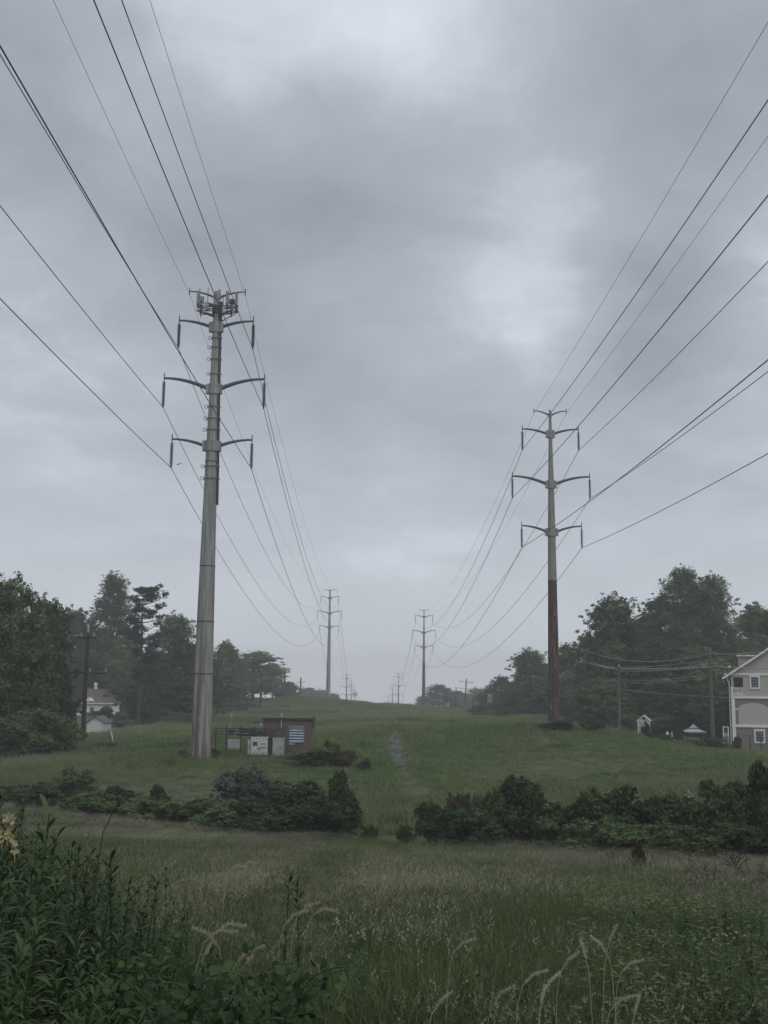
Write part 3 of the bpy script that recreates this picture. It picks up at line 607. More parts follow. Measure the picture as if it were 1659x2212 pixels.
for (x, y, v0, v1, w) in [(-1.31, -.85, 270, 610, .25), (.90, -.8, 255, 590, .24), (1.58, -.7, 280, 630, .21), (.1, 1.4, 275, 600, .24), (-1.35, .6, 300, 620, .2), (1.0, .7, 300, 600, .22)]:
    o = MB(); o.box((x, y, (zv(v0) + zv(v1)) / 2), (w, .16, zv(v0) - zv(v1)), taper=.96); o.build('panel_antenna', M['antenna_grey'], tL)
    o = MB(); o.tube([(x, y + .14, zv(v0 + 20)), (x, y + .14, zv(v1 + 170))], .035, 6); o.box((x, y + .02, zv(v1 + 60)), (w * .8, .18, .22)); o.build('antenna_bracket', M['mount_dark'], tL)
for (x, y, v0, v1, w) in [(-1.08, -.7, 400, 545, .34), (1.17, -.75, 470, 585, .24), (-.60, -.75, 660, 780, .27), (1.35, -.6, 450, 580, .16), (-.4, -.5, 560, 640, .24), (.35, -.55, 520, 640, .3)]:
    o = MB(); o.box((x, y, (zv(v0) + zv(v1)) / 2), (w, .2, zv(v0) - zv(v1))); o.box((x, y - .11, (zv(v0) + zv(v1)) / 2), (w * .7, .04, (zv(v0) - zv(v1)) * .7)); o.build('radio_unit', M['antenna_grey' if x < -1 or abs(x + .6) < .1 else 'mount_dark'], tL)
for (x, v0, v1) in ((-.64, 120, 500), (.54, 320, 600), (-1.27, 150, 280)):
    MB().tube([(x, -.55, zv(v1)), (x, -.55, zv(v0))], .028, 6).build('whip_antenna', M['mount_dark'], tL)

# plain prototypes of the same two pylons, copied along the lines
def far_pylon(kind, loc, scale, label):
    key = 'far' + kind
    if key not in PROTO:
        r = thing('transmission_pylon', label, 'pylon', loc, 0, PY); pylon_parts(r, kind, True); PROTO[key] = r
    else:
        r = copy_tree(PROTO[key]); r['label'] = label; r.location = tuple(map(float, loc))
    r.scale = (scale,) * 3; return r
def base_from_top(px, ty, Y, hh): p = P(px, ty, Y); return (p[0], Y, p[2] - hh)
lineL = [(tL.location.copy(), 1.0)]; lineR = [(tR.location.copy(), 1.0)]
for (px, ty, Y, lb) in [(713, 1273, 339, 'second pylon of the left line, standing on the crest'), (749, 1456, 632, 'third pylon of the left line, misty, rising from behind the crest'), (759, 1472, 930, 'fourth pylon of the left line, faint in the mist'), (767, 1491, 1220, 'fifth and farthest pylon of the left line')]:
    s = .95; b = base_from_top(px, ty, Y, 35.3 * s); far_pylon('L', b, s, lb); lineL.append((Vector(b), s))
for (px, ty, Y, lb) in [(916, 1317, 359, 'second pylon of the right line, reddish foot on the crest'), (861, 1454, 637, 'third pylon of the right line, misty, rising from behind the crest'), (848, 1483, 930, 'fourth pylon of the right line, faint in the mist'), (838, 1500, 1200, 'fifth and farthest pylon of the right line')]:
    s = .97; b = base_from_top(px, ty, Y, 31.85 * s); far_pylon('R', b, s, lb); lineR.append((Vector(b), s))
# boxy array on the faint fifth left pylon head
m = MB(); m.box((0, 0, 31), (5.5, 3, 3.4)); m.box((0, 0, 28.9), (3, 2, .8)); bb = m.build('antenna_array', M['antenna_grey'], bpy.data.objects[[o.name for o in bpy.data.objects if o.get('label', '').startswith('fifth and farthest pylon of the left')][0]])

# conductors
def span(a, b, sag, n=48):
    a = np.array(a); b = np.array(b); s = np.linspace(0, 1, n)[:, None]; p = a + (b - a) * s; p[:, 2] -= (4 * sag * s * (1 - s))[:, 0]; return p
def wires(line, A, L0, dx, dz, side_name, sag0):
    names = {'l': ('lowest', 3.0 if side_name == 'right' else 3.02), 'm': ('middle', A[1][0]), 't': ('top', A[2][0]), 's': ('thin shield', A[3][0])}
    for key, (w, zz, r) in zip('lmts', A):
        for sx, sn in ((-1, 'outer' if side_name == 'left' else 'inner'), (1, 'inner' if side_name == 'left' else 'outer')):
            pts = []
            a0 = np.array(line[0][0]) + np.array([sx * w, 0, zz])
            back = a0 + np.array([dx, -L0, dz]); q = span(back, a0, 5.0 if key != 's' else 3.5, 90); pts += list(q)
            pos = [np.array(b) + np.array([sx * w, 0, zz]) * s for (b, s) in line]
            for i in range(len(pos) - 1): pts += list(span(pos[i], pos[i + 1], (8.0 if key != 's' else 6.0) * (1 if i == 0 else 1.05), 48)[1:])
            o = MB().tube(pts, r, 5, False).build('overhead_wire', M['conductor'])
            nm = 'shield wire' if key == 's' else 'conductor wire'
            tag(o, f"{ {'l': 'lowest', 'm': 'middle', 't': 'upper', 's': 'thin topmost'}[key] } {nm} on the {sn} side of the {side_name} pylon line", 'wire', 'wires strung between the pylons')
wires(lineL, [(3.02, 21.43, .024), (3.82, 26.1, .024), (2.85, 30.8, .024), (2.15, 35.1, .012)], 257, 2, 11, 'left', 8)
wires(lineR, [(3.0, 17.8, .026), (3.9, 22.8, .026), (2.85, 27.75, .026), (1.64, 31.6, .013)], 250, 1.5, 6.5, 'right', 8)

# ------------------------------------------------------------------ wooden utility poles
UP = 'wooden utility poles'
def upole(px, by, ty, Y, label, arms_=(), lean=0.0, mat='wood_pole', r=.15, boxes=(), rz=0.0):
    base = G(px, Y); top = P(px, ty, Y)[2]; hh = top - base[2]
    root = thing('utility_pole', label, 'utility pole', base, rz, UP); root.rotation_euler = (0, lean, rz)
    MB().tube([(0, 0, -.5), (0, 0, hh * .5), (0, 0, hh)], [r * 1.15, r * .95, r * .72], 10).build('shaft', M[mat], root)
    for (dz, w, pins) in arms_:
        z = hh - dz
        o = MB(); o.box((0, -r - .05, z), (w, .1, .13))
        if w > 1.6: o.tube([(w * .3, -r - .05, z - .05), (0, -r - .02, z - .75)], .025, 4)
        a = o.build('crossarm', M[mat], root)
        for q in pins: MB().lathe((q, -r - .05, z + .06), [(.02, 0), (.05, .08), (.085, .14), (.05, .2), (.085, .26), (.05, .32), (.03, .4)], 8).build('insulator', M['cable_pale'], root)
    for (dz, dx, s) in boxes:
        MB().lathe((dx, -.15, hh - dz), [(.1, 0), (s * .5, .04), (s * .5, s * 1.5), (s * .2, s * 1.6)], 12).build('transformer', M['cabinet_grey'], root)
    return root, base, hh
u1, b1, h1 = upole(181, 1617, 1372, 107, 'nearest left utility pole with a three insulator crossarm, beside the small shed', [(0.25, 1.6, (-.6, .6)), (3.6, 4.0, (-1.9, .45, 1.9))], r=.2)
MB().tube([(0, 0, h1), (0, 0, h1 + .5)], .04, 6).build('top_pin', M['wood_pole'], u1); MB().lathe((0, 0, h1 + .2), [(.02, 0), (.11, .1), (.11, .75), (.05, .85)], 8).build('insulator', M['cable_pale'], u1)
for o in list(u1.children):
    if o.name.startswith('insulator'): o.scale = (1.5, 1.5, 1.5) if abs(o.location.z) > 99 else (1, 1, 1)
u2, b2, h2 = upole(467, 1550, 1430, 190, 'second left utility pole with two crossarms, right beside the near left pylon', [(.5, 2.2, (-1, 1)), (4.0, 5.6, (-2.5, 1.2, 2.5))], r=.26)
u3, b3, h3 = upole(562, 1534, 1449, 250, 'third left utility pole standing in the mist before the rounded trees', [(3.4, 6, (-2.7, -1, 2.7))], r=.27)
u4, b4, h4 = upole(613, 1512, 1443, 340, 'fourth left utility pole on the skyline with two crossarms', [(1.3, 3.0, (-1.3, 1.3)), (4.4, 6, (-2.6, 1.2, 2.6))], r=.3)
u5, b5, h5 = upole(648, 1512, 1464, 420, 'farthest left utility pole, small, left of the second left pylon', [(1.6, 3.2, (-1.4, 1.4)), (4.0, 6.5, (-2.9, 1.2, 2.9))], r=.36)
v1, c1, k1 = upole(1538, 1602, 1403, 112, 'nearest right utility pole standing between gazebo and house', r=.19, mat='wood_pole_pale')
v2, c2, k2 = upole(1338, 1590, 1440, 132, 'weathered right utility pole left of the garden shed', [(.15, .8, (0,))], r=.18, mat='wood_pole_pale', lean=.004)
v3, c3, k3 = upole(1265, 1560, 1402, 156, 'tall right utility pole standing just right of the red footed pylon', [(.4, 1.0, (-.4, .4))], r=.21, mat='wood_pole_pale')
v4, c4, k4 = upole(1147, 1556, 1453, 203, 'right utility pole left of the red footed pylon with wires leaving both ways', [(1.0, 3.0, (-1.4, .5, 1.4))], r=.22)
v5, c5, k5 = upole(1071, 1552, 1481, 238, 'plain right utility pole at the field corner bushes', r=.2)
v6, c6, k6 = upole(1059, 1552, 1479, 262, 'right utility pole carrying a grey transformer can', [(1.2, 3.4, (-1.6,))], boxes=[(4.2, 0.0, 1.3)], r=.2)
v7, c7, k7 = upole(1022, 1549, 1505, 258, 'short right utility pole at the left end of the field corner bushes', r=.16)
v8, c8, k8 = upole(1003, 1536, 1466, 345, 'leaning skyline pole with double crossarm on the right', [(1.0, 4.4, (-2, 2)), (3.0, 4.4, (-2, 2))], lean=.07, r=.24)
v9, c9, k9 = upole(985, 1536, 1484, 335, 'plain misty pole left of the leaning double crossarm pole', r=.2)
v10, c10, k10 = upole(965, 1536, 1494, 355, 'faint pole with a small pale box right of the second right pylon', boxes=[(4.8, .3, .8)], r=.2)
v11, c11, k11 = upole(924, 1532, 1504, 420, 'faintest thin pole close right of the second right pylon', r=.16)

# service wires on the wooden poles
def uw(pts_px, label, r=.022, mat='cable_pale', sag=.35, grp='service wires on the wooden poles'):
    w = [P(*q) for q in pts_px]; pts = []
    for i in range(len(w) - 1):
        d = np.linalg.norm(w[i + 1] - w[i]); pts += list(span(w[i], w[i + 1], sag * (d / 30) ** 1.5, 16))[(0 if i == 0 else 1):]
    tag(MB().tube(pts, r, 5, False).build('service_wire', M[mat]), label, 'wire', grp)
uw([(1273, 1408, 156), (1538, 1411, 112), (1672, 1402, 96)], 'topmost pale service wire passing above the nearest right pole', .028, sag=.6)
uw([(1276, 1430, 156), (1338, 1443, 132), (1538, 1439, 112), (1690, 1443, 96)], 'bright thick service cable crossing the white gable', .04, sag=.25)
uw([(1258, 1427, 156), (1340, 1446, 131.5), (1537, 1441, 111.5)], 'second bright service cable just under the thick one', .03, sag=.3)
uw([(1338, 1441, 132), (1538, 1424, 112), (1655, 1397, 100)], 'thin service wire rising from the weathered pole to the house peak', .02, sag=.4)
uw([(1338, 1449, 132), (1538, 1430, 112), (1625, 1410, 104)], 'thin service wire rising to the house dormer', .018, sag=.7)
uw([(1265, 1462, 156), (1340, 1468, 132), (1538, 1456, 112), (1580, 1447, 106)], 'grey service wire at mid height of the weathered pole', .018, sag=.5)
uw([(1338, 1474, 132), (1538, 1461, 112), (1576, 1455, 107)], 'lower grey service wire reaching the house eave', .018, sag=.5)
uw([(1338, 1488, 132), (1538, 1505, 112), (1576, 1507, 107)], 'lowest lone service wire under the others on the right', .018, sag=.2)
for k, (ya, yb, yc, yd) in enumerate([(1418, 1458, 1494, 1478), (1431, 1460, 1496, 1482), (1438, 1466, 1500, 1488)]):
    uw([(1265, ya, 156), (1147, yb, 203), (1071, yb + 31, 238)], ['highest', 'second highest', 'third highest'][k] + ' wire sagging past the red footed pylon between wooden poles', .026, sag=.8)
for k, y in enumerate((1470, 1480, 1490)):
    uw([(1338, y + 2 * k - 8, 132), (1265, y, 156), (1147, y + 4, 203), (1060, y + 12, 262)], ['upper', 'middle', 'lower'][k] + ' faint wire of the low bundle behind the red footed pylon', .02, sag=.6)
uw([(1060, 1492, 262), (1003, 1474, 345)], 'thin misty wire reaching the leaning double crossarm pole', .03, 'cable_pale', .9)
uw([(1060, 1512, 262), (985, 1498, 335)], 'lower misty wire right of the second right pylon', .03, 'cable_pale', .9)
for k, (pa, pb, pc, pd_) in enumerate([((-40, 1322, 70), (172, 1377, 107), (459, 1440, 190), (560, 1462, 250)), ((-40, 1350, 70), (160, 1414, 107), (446, 1461, 190), (545, 1466, 250)), ((-40, 1362, 70), (203, 1417, 107), (484, 1463, 190), (575, 1468, 250))]):
    uw([pa, pb, pc, pd_], ['highest', 'middle', 'lowest'][k] + ' thin wire carried by the left utility poles', .014, 'conductor', .4)
uw([(560, 1450, 250), (613, 1446, 340), (648, 1467, 420)], 'misty wire joining the skyline poles on the left', .02, 'conductor', .9)

# guy wires / stakes by the nearest left pole
m = MB(); m.tube([P(240, 1580, 104), P(247, 1617, 101)], .07, 6); tag(m.build('guy_marker', M['cable_pale']), 'pale leaning stake in the weeds right of the nearest left utility pole', 'stake')

# ------------------------------------------------------------------ equipment compound by the left pylon
def gz(x, y): return h(x, y)
def wx(px, Y): return P(px, 1600, Y)[0]
hutY = 91.0; x0, x1 = wx(568, hutY), wx(674, hutY); zt = P(620, 1553, hutY)[2]; gb = gz((x0 + x1) / 2, hutY)
hut = thing('equipment_hut', 'flat roofed brown hut with a pale louvered vent, behind the white cabinets', 'hut', ((x0 + x1) / 2, hutY, gb), 0)
wdt = x1 - x0; hh = zt - gb
MB().box((0, 1.5, hh / 2 - .3), (wdt, 3, hh + .5)).build('wall', M['brick_brown'], hut)
m = MB(); m.box((0, 1.5, hh + .02), (wdt + .24, 3.3, .14)); m.build('roof', M['roof_edge'], hut)
m = MB(); m.box((-wdt / 2 - .45, .2, hh - .3), (.85, .12, .1)); m.build('roof_bracket', M['roof_edge'], hut)
m = MB(); m.box((wdt / 2 + .1, 0, hh - .25), (.12, .2, .95)); m.build('downspout', M['dark_cable'], hut)
lx0, lx1 = wx(624, hutY) - hut.location.x, wx(656, hutY) - hut.location.x; lz1 = P(640, 1569, hutY)[2] - gb; lz0 = P(640, 1603, hutY)[2] - gb
fr = MB(); w = lx1 - lx0
for (cx, cz, dx_, dz_) in ((lx0, (lz0 + lz1) / 2, .07, lz1 - lz0 + .07), (lx1, (lz0 + lz1) / 2, .07, lz1 - lz0 + .07), ((lx0 + lx1) / 2, lz0, w - .07, .07), ((lx0 + lx1) / 2, lz1, w - .07, .07)): fr.box((cx, -.05, cz), (dx_, .14, dz_))
vent = fr.build('vent', M['louver_metal'], hut)
m = MB()
for i in range(6): m.box(((lx0 + lx1) / 2, -.04, lz0 + (i + .5) * (lz1 - lz0) / 6), (w - .1, .03, .15), rx=-.6)
m.build('louver', M['louver_metal'], vent)
MB().box(((lx0 + lx1) / 2, -.004, (lz0 + lz1) / 2), (w - .08, .01, lz1 - lz0 - .06)).build('recess', M['box_dark'], vent)
MB().box((lx0 + .2, -.03, .55), (.6, .05, .18)).build('sign_plate', M['cabinet_grey'], hut)
m = MB(); m.box((wx(607, hutY) - hut.location.x, -.06, hh - .25), (.07, .07, .9)); m.tube([(wx(607, hutY) - hut.location.x, -.06, hh + .15), (wx(607, hutY) - hut.location.x, -.06, hh + .42)], .1, 8); m.build('lamp', M['cable_pale'], hut)

def cab(px0, px1, py0, py1, Y, depth, mat, label, name='equipment_cabinet'):
    xa, xb = wx(px0, Y), wx(px1, Y); zt_ = P((px0 + px1) / 2, py0, Y)[2]; g0 = gz((xa + xb) / 2, Y); hh_ = zt_ - g0; wd_ = xb - xa
    r = thing(name, label, 'cabinet', ((xa + xb) / 2, Y, g0), 0)
    MB().box((0, depth / 2, hh_ / 2 + .02), (wd_, depth, hh_ - .08)).build('body', M[mat], r)
    MB().box((0, depth / 2, hh_ + .0), (wd_ + .06, depth + .06, .06)).build('top', M[mat], r)
    MB().box((0, depth / 2, -.05), (wd_ + .1, depth + .1, .12)).build('plinth', M['box_dark'], r)
    return r, wd_, hh_
c, w, hh = cab(542, 578.5, 1593, 1637, 84.5, .8, 'cabinet_white', 'white two door cabinet with slots, in front of the brown hut')
for sx in (-1, 1):
    d = MB().box((sx * w * .24, -.02, hh * .46), (w * .44, .03, hh * .8)).build('door', M['cabinet_white'], c)
    if sx < 0: MB().box((sx * w * .24, -.045, hh * .66), (w * .26, .015, hh * .22)).build('window', M['box_dark'], d)
    else:
        for z in (.66, .46): MB().box((sx * w * .24, -.045, hh * z), (w * .3, .015, hh * .05)).build('slot', M['box_dark'], d)
    MB().box((sx * .07, -.06, hh * .42), (.04, .05, .16)).build('handle', M['box_dark'], d)
c, w, hh = cab(535.5, 541, 1599, 1636, 84.7, .5, 'cabinet_white', 'narrow stained white box against the left side of the two door cabinet')
MB().box((0, -.02, hh * .6), (w * .7, .03, hh * .3)).build('cover', M['cabinet_grey'], c)
c, w, hh = cab(589, 611, 1596, 1636, 84.3, .9, 'cabinet_grey', 'tall grey green cabinet right of the white two door cabinet')
MB().box((-.05, -.02, hh * .5), (w * .8, .03, hh * .88)).build('door', M['cabinet_grey'], c); MB().box((w * .28, -.06, hh * .5), (.04, .05, .2)).build('handle', M['box_dark'], c)
MB().tube([(w / 2 + .06, -.02, 0), (w / 2 + .06, -.02, hh * 1.02)], .05, 6).build('conduit', M['cable_pale'], c)
c, w, hh = cab(492, 519, 1599, 1629, 88.5, .7, 'cabinet_grey', 'weathered grey cabinet between the cable rack posts')
MB().box((0, -.02, hh * .5), (w * .9, .03, hh * .85)).build('door', M['cabinet_grey'], c)
c, w, hh = cab(580, 588, 1594, 1637, 84.9, .5, 'box_dark', 'black narrow box between the white and the grey green cabinet')
MB().box((0, -.02, hh * .6), (w * .6, .02, hh * .4)).build('cover', M['mount_dark'], c)
# board on frame
Yb = 85.2; xa, xb = wx(612, Yb), wx(622, Yb); zt_ = P(617, 1573, Yb)[2]; g0 = gz(xa, Yb)
r = thing('meter_board', 'brown meter board on posts left of the hut vent', 'board', ((xa + xb) / 2, Yb, g0))
MB().box((0, .05, (zt_ - g0) / 2 + .1), (xb - xa, .06, zt_ - g0 - .2)).build('board', M['panel_brown'], r)
for sx in (-1, 1): MB().box((sx * ((xb - xa) / 2 + .03), .05, (zt_ - g0) / 2), (.05, .1, zt_ - g0 + .1)).build('post', M['mount_dark'], r)
# cable bridge
Yc = 84.8; g0 = gz(wx(505, Yc), Yc); zc = P(505, 1573, Yc)[2] - g0; xo = wx(540, Yc)
r = thing('cable_bridge', 'long dark cable rack on posts running from the pylon to the cabinets', 'cable rack', (xo, Yc, g0))
for px in (466, 489, 520, 547.5, 574):
    x = wx(px, Yc) - xo; m = MB(); m.tube([(x, 0, -.3), (x, 0, zc + .15)], .055, 6); m.box((x, 0, zc - .2), (.07, .6, .07)); m.build('post', M['mount_dark'], r)
xs = wx(455, Yc) - xo; xe = wx(612, Yc) - xo
for dz in (0, -.2, -.42):
    e_ = xe if dz == 0 else wx(560, Yc) - xo
    m = MB(); m.tube([(xs, -.22, zc + dz), (e_, -.22, zc + dz)], .035, 6); m.tube([(xs, .12, zc + dz - .02), (e_, .12, zc + dz - .02)], .03, 6); m.build('rail', M['mount_dark'], r)
rg = random.Random(8)
for k in range(10):
    y = rg.uniform(-.2, .2); z = zc - rg.uniform(.05, .5); x_a = rg.uniform(xs + 1.8, xs + 3.0); x_b = rg.uniform(-.2, 2.4)
    MB().tube([(x_a, y, z), ((x_a + x_b) / 2, y + .05, z - .03), (x_b, y, z + rg.uniform(-.05, .1)), (x_b + .25, y - .1, z - .35), (x_b + .3, y - .05, 1.55)], .035, 5).build('cable', M['dark_cable'], r)
for px in (500, 530, 563, 590, 600):
    x = wx(px, Yc) - xo; m = MB(); m.box((x, -.1, zc - rg.uniform(.05, .3)), (rg.uniform(.25, .5), .25, rg.uniform(.15, .3))); m.tube([(x - .2, -.1, zc - .3), (x, -.2, zc - .5), (x + .3, -.1, zc - .4)], .03, 5, False); m.build('junction_box', M['mount_dark'], r)
for px, t_ in ((497.6, 1546.5), (563, 1566)):
    x = wx(px, Yc) - xo; z = P(px, t_, Yc)[2] - g0; m = MB(); m.tube([(x, 0, zc), (x, 0, z)], .018, 5); m.tube([(x, 0, z - .05), (x, 0, z + .16)], .09, 8); m.build('gps_antenna', M['cable_pale'], r)

# ------------------------------------------------------------------ houses and sheds
# gabled house at the right edge
HY = 122.0
def hx(px): return P(px, 1540, HY)[0]
def hzz(py, px=1620): return P(px, py, HY)[2]
hx0 = hx(1582.0); hg = h(hx0 + 3, HY); x_ap = hx0 + 6.6; hw = 13.2
hs = thing('gabled_house', 'tall stucco house with an arched panel and a corner balcony at the right edge', 'house', (hx0, HY, hg), -.30)
Z = lambda py: hzz(py) - hg; X = lambda px: (hx(px) - hx0) * .955
zb1, zb2, ze = Z(1568), Z(1506.5), Z(1457)
dp = 11.0
bx0, bx1 = X(1585), X(1607.5); bz0, bz1 = Z(1502), Z(1463.5)
m = MB(); m.box((hw / 2, dp / 2, zb1 / 2 - .6), (hw, dp, zb1 + 1.2)); m.box((hw / 2, dp / 2, (zb1 + zb2) / 2), (hw, dp, zb2 - zb1)); m.build('lower_wall', M['stucco_mauve'], hs)
m = MB(); m.box(((bx1 + hw) / 2, dp / 2, (zb2 + ze) / 2), (hw - bx1, dp, ze - zb2)); m.box((bx1 / 2, (dp + 2.2) / 2, (zb2 + ze) / 2), (bx1, dp - 2.2, ze - zb2)); m.box((bx1 / 2, 1.1, (bz1 + ze) / 2 + .0), (bx1, 2.2, ze - bz1)); m.box((.12, .12, (zb2 + bz1) / 2), (.24, .24, bz1 - zb2))
ap_z = ze + 6.6 * .66
m.prism([(0, ze), (hw, ze), (hw / 2, ap_z)], .0, dp); m.build('upper_wall', M['stucco_pale'], hs)
m = MB()
n_a = 16; ax0, ax1 = X(1595), X(1660); az0, azs, azt = Z(1565.8), Z(1532), Z(1518.6)
arc = [(ax0, az0), (ax1, az0)] + [((ax0 + ax1) / 2 + (ax1 - ax0) / 2 * math.cos(a), azs + (azt - azs) * math.sin(a)) for a in np.linspace(0, math.pi, n_a)]
m.prism(arc, -.03, .0); m.build('arch_panel', M['stucco_light'], hs)
def trimbox(name, xa, xb, z0, z1, d=.08, mat='trim_white', y=0.0, par=hs):
    return MB().box(((xa + xb) / 2, y - d / 2, (z0 + z1) / 2), (xb - xa, d, z1 - z0)).build(name, M[mat], par)
trimbox('band', -.1, hw + .1, zb1 - .14, zb1 + .14, .12); trimbox('band', -.1, hw + .1, zb2 - .12, zb2 + .12, .12); trimbox('band', -.1, hw + .1, ze - .1, ze + .12, .1)
trimbox('band', .3, ax0 - .02, azs - .06, azs + .06, .08)
trimbox('corner_trim', -.06, .3, -.4, zb1 - .16, .1); trimbox('corner_trim', -.06, .3, zb1 + .16, zb2 - .14, .1)
m = MB(); m.tube([(-.22, .15, -.3), (-.22, .15, ze - .9), (-.45, .0, ze - .5), (-.45, -.2, ze + .05)], .06, 8); m.build('downspout', M['trim_white'], hs)
for sx in (-1, 1):
    sl = math.atan(.66); ln = (hw / 2 + .9) / math.cos(sl); cx = hw / 2 + sx * (hw / 2 + .9) / 2; cz = ap_z - (hw / 2 + .9) / 2 * .66
    MB().box((cx, dp / 2 - .1, cz + .2), (ln, dp + .8, .2), ry=sx * sl).build('roof', M['roof_red'], hs)
    MB().box((cx, -.52, cz + .12), (ln, .06, .22), ry=sx * sl).build('rake_trim', M['trim_white'], hs)
MB().box((-.62, dp / 2, ze + .02), (.16, dp + .7, .18)).build('gutter', M['trim_white'], hs)
def window(cx, cz, w, hgt, fw=.16):
    f = MB()
    for (a, b, c_, d) in ((cx - w / 2, cz, fw, hgt + fw), (cx + w / 2, cz, fw, hgt + fw), (cx, cz - hgt / 2, w - fw, fw), (cx, cz + hgt / 2, w - fw, fw)): f.box((a, -.05, b), (c_, .1, d))
    f.box((cx, -.06, cz + hgt / 2 + fw * .75), (w + fw * 1.8, .12, fw * .45))
    wn = f.build('window', M['trim_white'], hs)
    MB().box((cx, -.01, cz), (w - fw, .02, hgt - fw)).build('pane', M['glass_dark'], wn)
    g_ = MB()
    for i in (1, 2): g_.box((cx - w / 2 + w * i / 3, -.028, cz), (.025, .014, hgt - fw))
    for i in (1, 2, 3): g_.box((cx, -.045, cz - hgt / 2 + hgt * i / 4), (w - fw, .014, .025))
    g_.build('glazing_bar', M['louver_metal'], wn)
window(X(1633), Z(1474), .9, 1.25); window(X(1638.5), Z(1590), .95, 1.25)
MB().box(((.26 + bx1) / 2, 2.17, (bz0 + bz1) / 2), (bx1 - .3, .05, bz1 - bz0)).build('balcony_back', M['stucco_mauve'], hs)
rl = MB(); rl.box(((bx0 + bx1) / 2 - .1, -.06, Z(1486.5)), (bx1 - bx0 + .35, .12, .09)); rl.box(((bx0 + bx1) / 2 - .1, -.06, Z(1501.5)), (bx1 - bx0 + .35, .14, .12)); rl.box((bx0 - .1, -.06, Z(1494)), (.22, .2, .95)); rail = rl.build('railing', M['trim_white'], hs)
m = MB()
for i in range(7):
    x = bx0 + .18 + (bx1 - bx0 - .25) * i / 6; m.lathe((x, -.06, Z(1500.8)), [(.035, 0), (.06, .16), (.03, .35), (.05, .55), (.035, .66)], 6)
m.build('baluster', M['trim_white'], rail)
dm0, dm1 = X(1600), X(1639); dz0 = Z(1440); dz1 = Z(1416.5)
MB().box(((dm0 + dm1) / 2, 4.5, (dz0 + dz1) / 2 - .6), (dm1 - dm0, 4.5, dz1 - dz0 + 1.2)).build('dormer', M['stucco_pale'], hs)
MB().box(((dm0 + dm1) / 2, 4.4, dz1 + .06), (dm1 - dm0 + .3, 4.9, .16)).build('dormer_trim', M['trim_white'], hs)
m = MB(); m.prism([(dm0 - .2, dz1 + .14), (dm1 + .3, dz1 + .14), (dm1 + .3, dz1 + .95), (dm0 + .9, dz1 + .6)], 2.0, 6.8); m.build('dormer_roof', M['roof_red'], hs)
m = MB(); m.lathe((-.1, .6, Z(1444)), [(.02, 0), (.13, .1), (.13, .2), (.02, .3)], 8); m.build('roof_ball', M['trim_white'], hs)
# deck and stair to the left of the house
dk = thing('wooden_deck', 'small raised deck with white railing and tan stair left of the gabled house', 'deck', (hx0, HY, hg), -.30)
da, db = X(1561), -.5; zdk = Z(1584); zrl = Z(1571)
MB().box(((da + db) / 2, .8, zdk - .1), (db - da, 1.6, .16)).build('platform', M['wood_tan'], dk)
MB().box(((da + db) / 2, .02, zdk - .75), (db - da - .1, .06, 1.1)).build('skirt', M['wood_tan'], dk)
MB().box(((da + db) / 2, 0, zrl), (db - da, .08, .09)).build('handrail', M['trim_white'], dk)
for x in (da, da + .02 + (db - da) * .98): MB().box((x, 0, zrl - .75 if x > da + 1 else zrl - 1.1), (.1, .1, 1.5 if x > da + 1 else 2.2)).build('post', M['trim_white'], dk)
m = MB()
for i in range(12): m.box((da + (db - da) * (i + .5) / 12, .02, (zdk + zrl) / 2), (.03, .03, zrl - zdk))
m.build('baluster', M['mount_dark'], dk)
m = MB()
for i in range(7): m.box((da + .25 + i * .09, -.3 - .0 * i, zdk - .35 - i * .24), (.55, .8, .06))
m.build('stair', M['wood_tan'], dk)
# wire fence
fy = 108.0; fz = h(35, fy)
fn = thing('wire_fence', 'low dark wire fence on thin posts below the gabled house', 'fence', (wx(1570, fy), fy, fz))
for i, px in enumerate((1537, 1596, 1620, 1644, 1668, 1700, 1740)):
    x = wx(px, fy) - fn.location.x; z = h(wx(px, fy), fy) - fz; MB().tube([(x, 0, z - .2), (x, 0, z + 1.4)], .05, 6).build('post', M['dark_cable'], fn)
for k in range(6):
    z = .15 + k * .24; m = MB(); m.tube([(wx(q, fy) - fn.location.x, 0, h(wx(q, fy), fy) - fz + z) for q in (1596, 1620, 1644, 1668, 1700, 1740)], .012, 4, False); m.build('fence_wire', M['dark_cable'], fn)

# garden shed (right)
sy = 128.0; a, b = wx(1379, sy), wx(1404, sy); g0 = h(a, sy); zr = P(1392, 1547, sy)[2] - g0; ze_ = P(1392, 1557, sy)[2] - g0; wd = b - a
r = thing('garden_shed', 'little pale garden shed with a peaked roof behind dark bushes', 'shed', ((a + b) / 2, sy, g0), -.26)
m = MB(); m.box((0, 1.2, ze_ / 2 - .2), (wd, 2.4, ze_ + .4)); m.prism([(-wd / 2, ze_), (wd / 2, ze_), (0, zr)], 0, 2.4); m.build('wall', M['shed_wall'], r)
for sx in (-1, 1):
    sl = math.atan((zr - ze_) / (wd / 2)); ln = (wd / 2 + .15) / math.cos(sl); MB().box((sx * (wd / 2 + .15) / 2, 1.2, (zr + ze_) / 2 + .03), (ln, 2.7, .07), ry=sx * sl).build('roof', M['trim_white'], r)
    MB().box((sx * wd * .2, -.03, ze_ * .5), (wd * .36, .05, ze_ * .8)).build('door', M['cabinet_grey'], r); MB().box((sx * (wd / 2 - .03), -.04, ze_ / 2), (.1, .06, ze_)).build('corner_trim', M['trim_white'], r)
MB().box((0, -.03, ze_ + .25), (.3, .05, .26)).build('gable_vent', M['box_dark'], r)
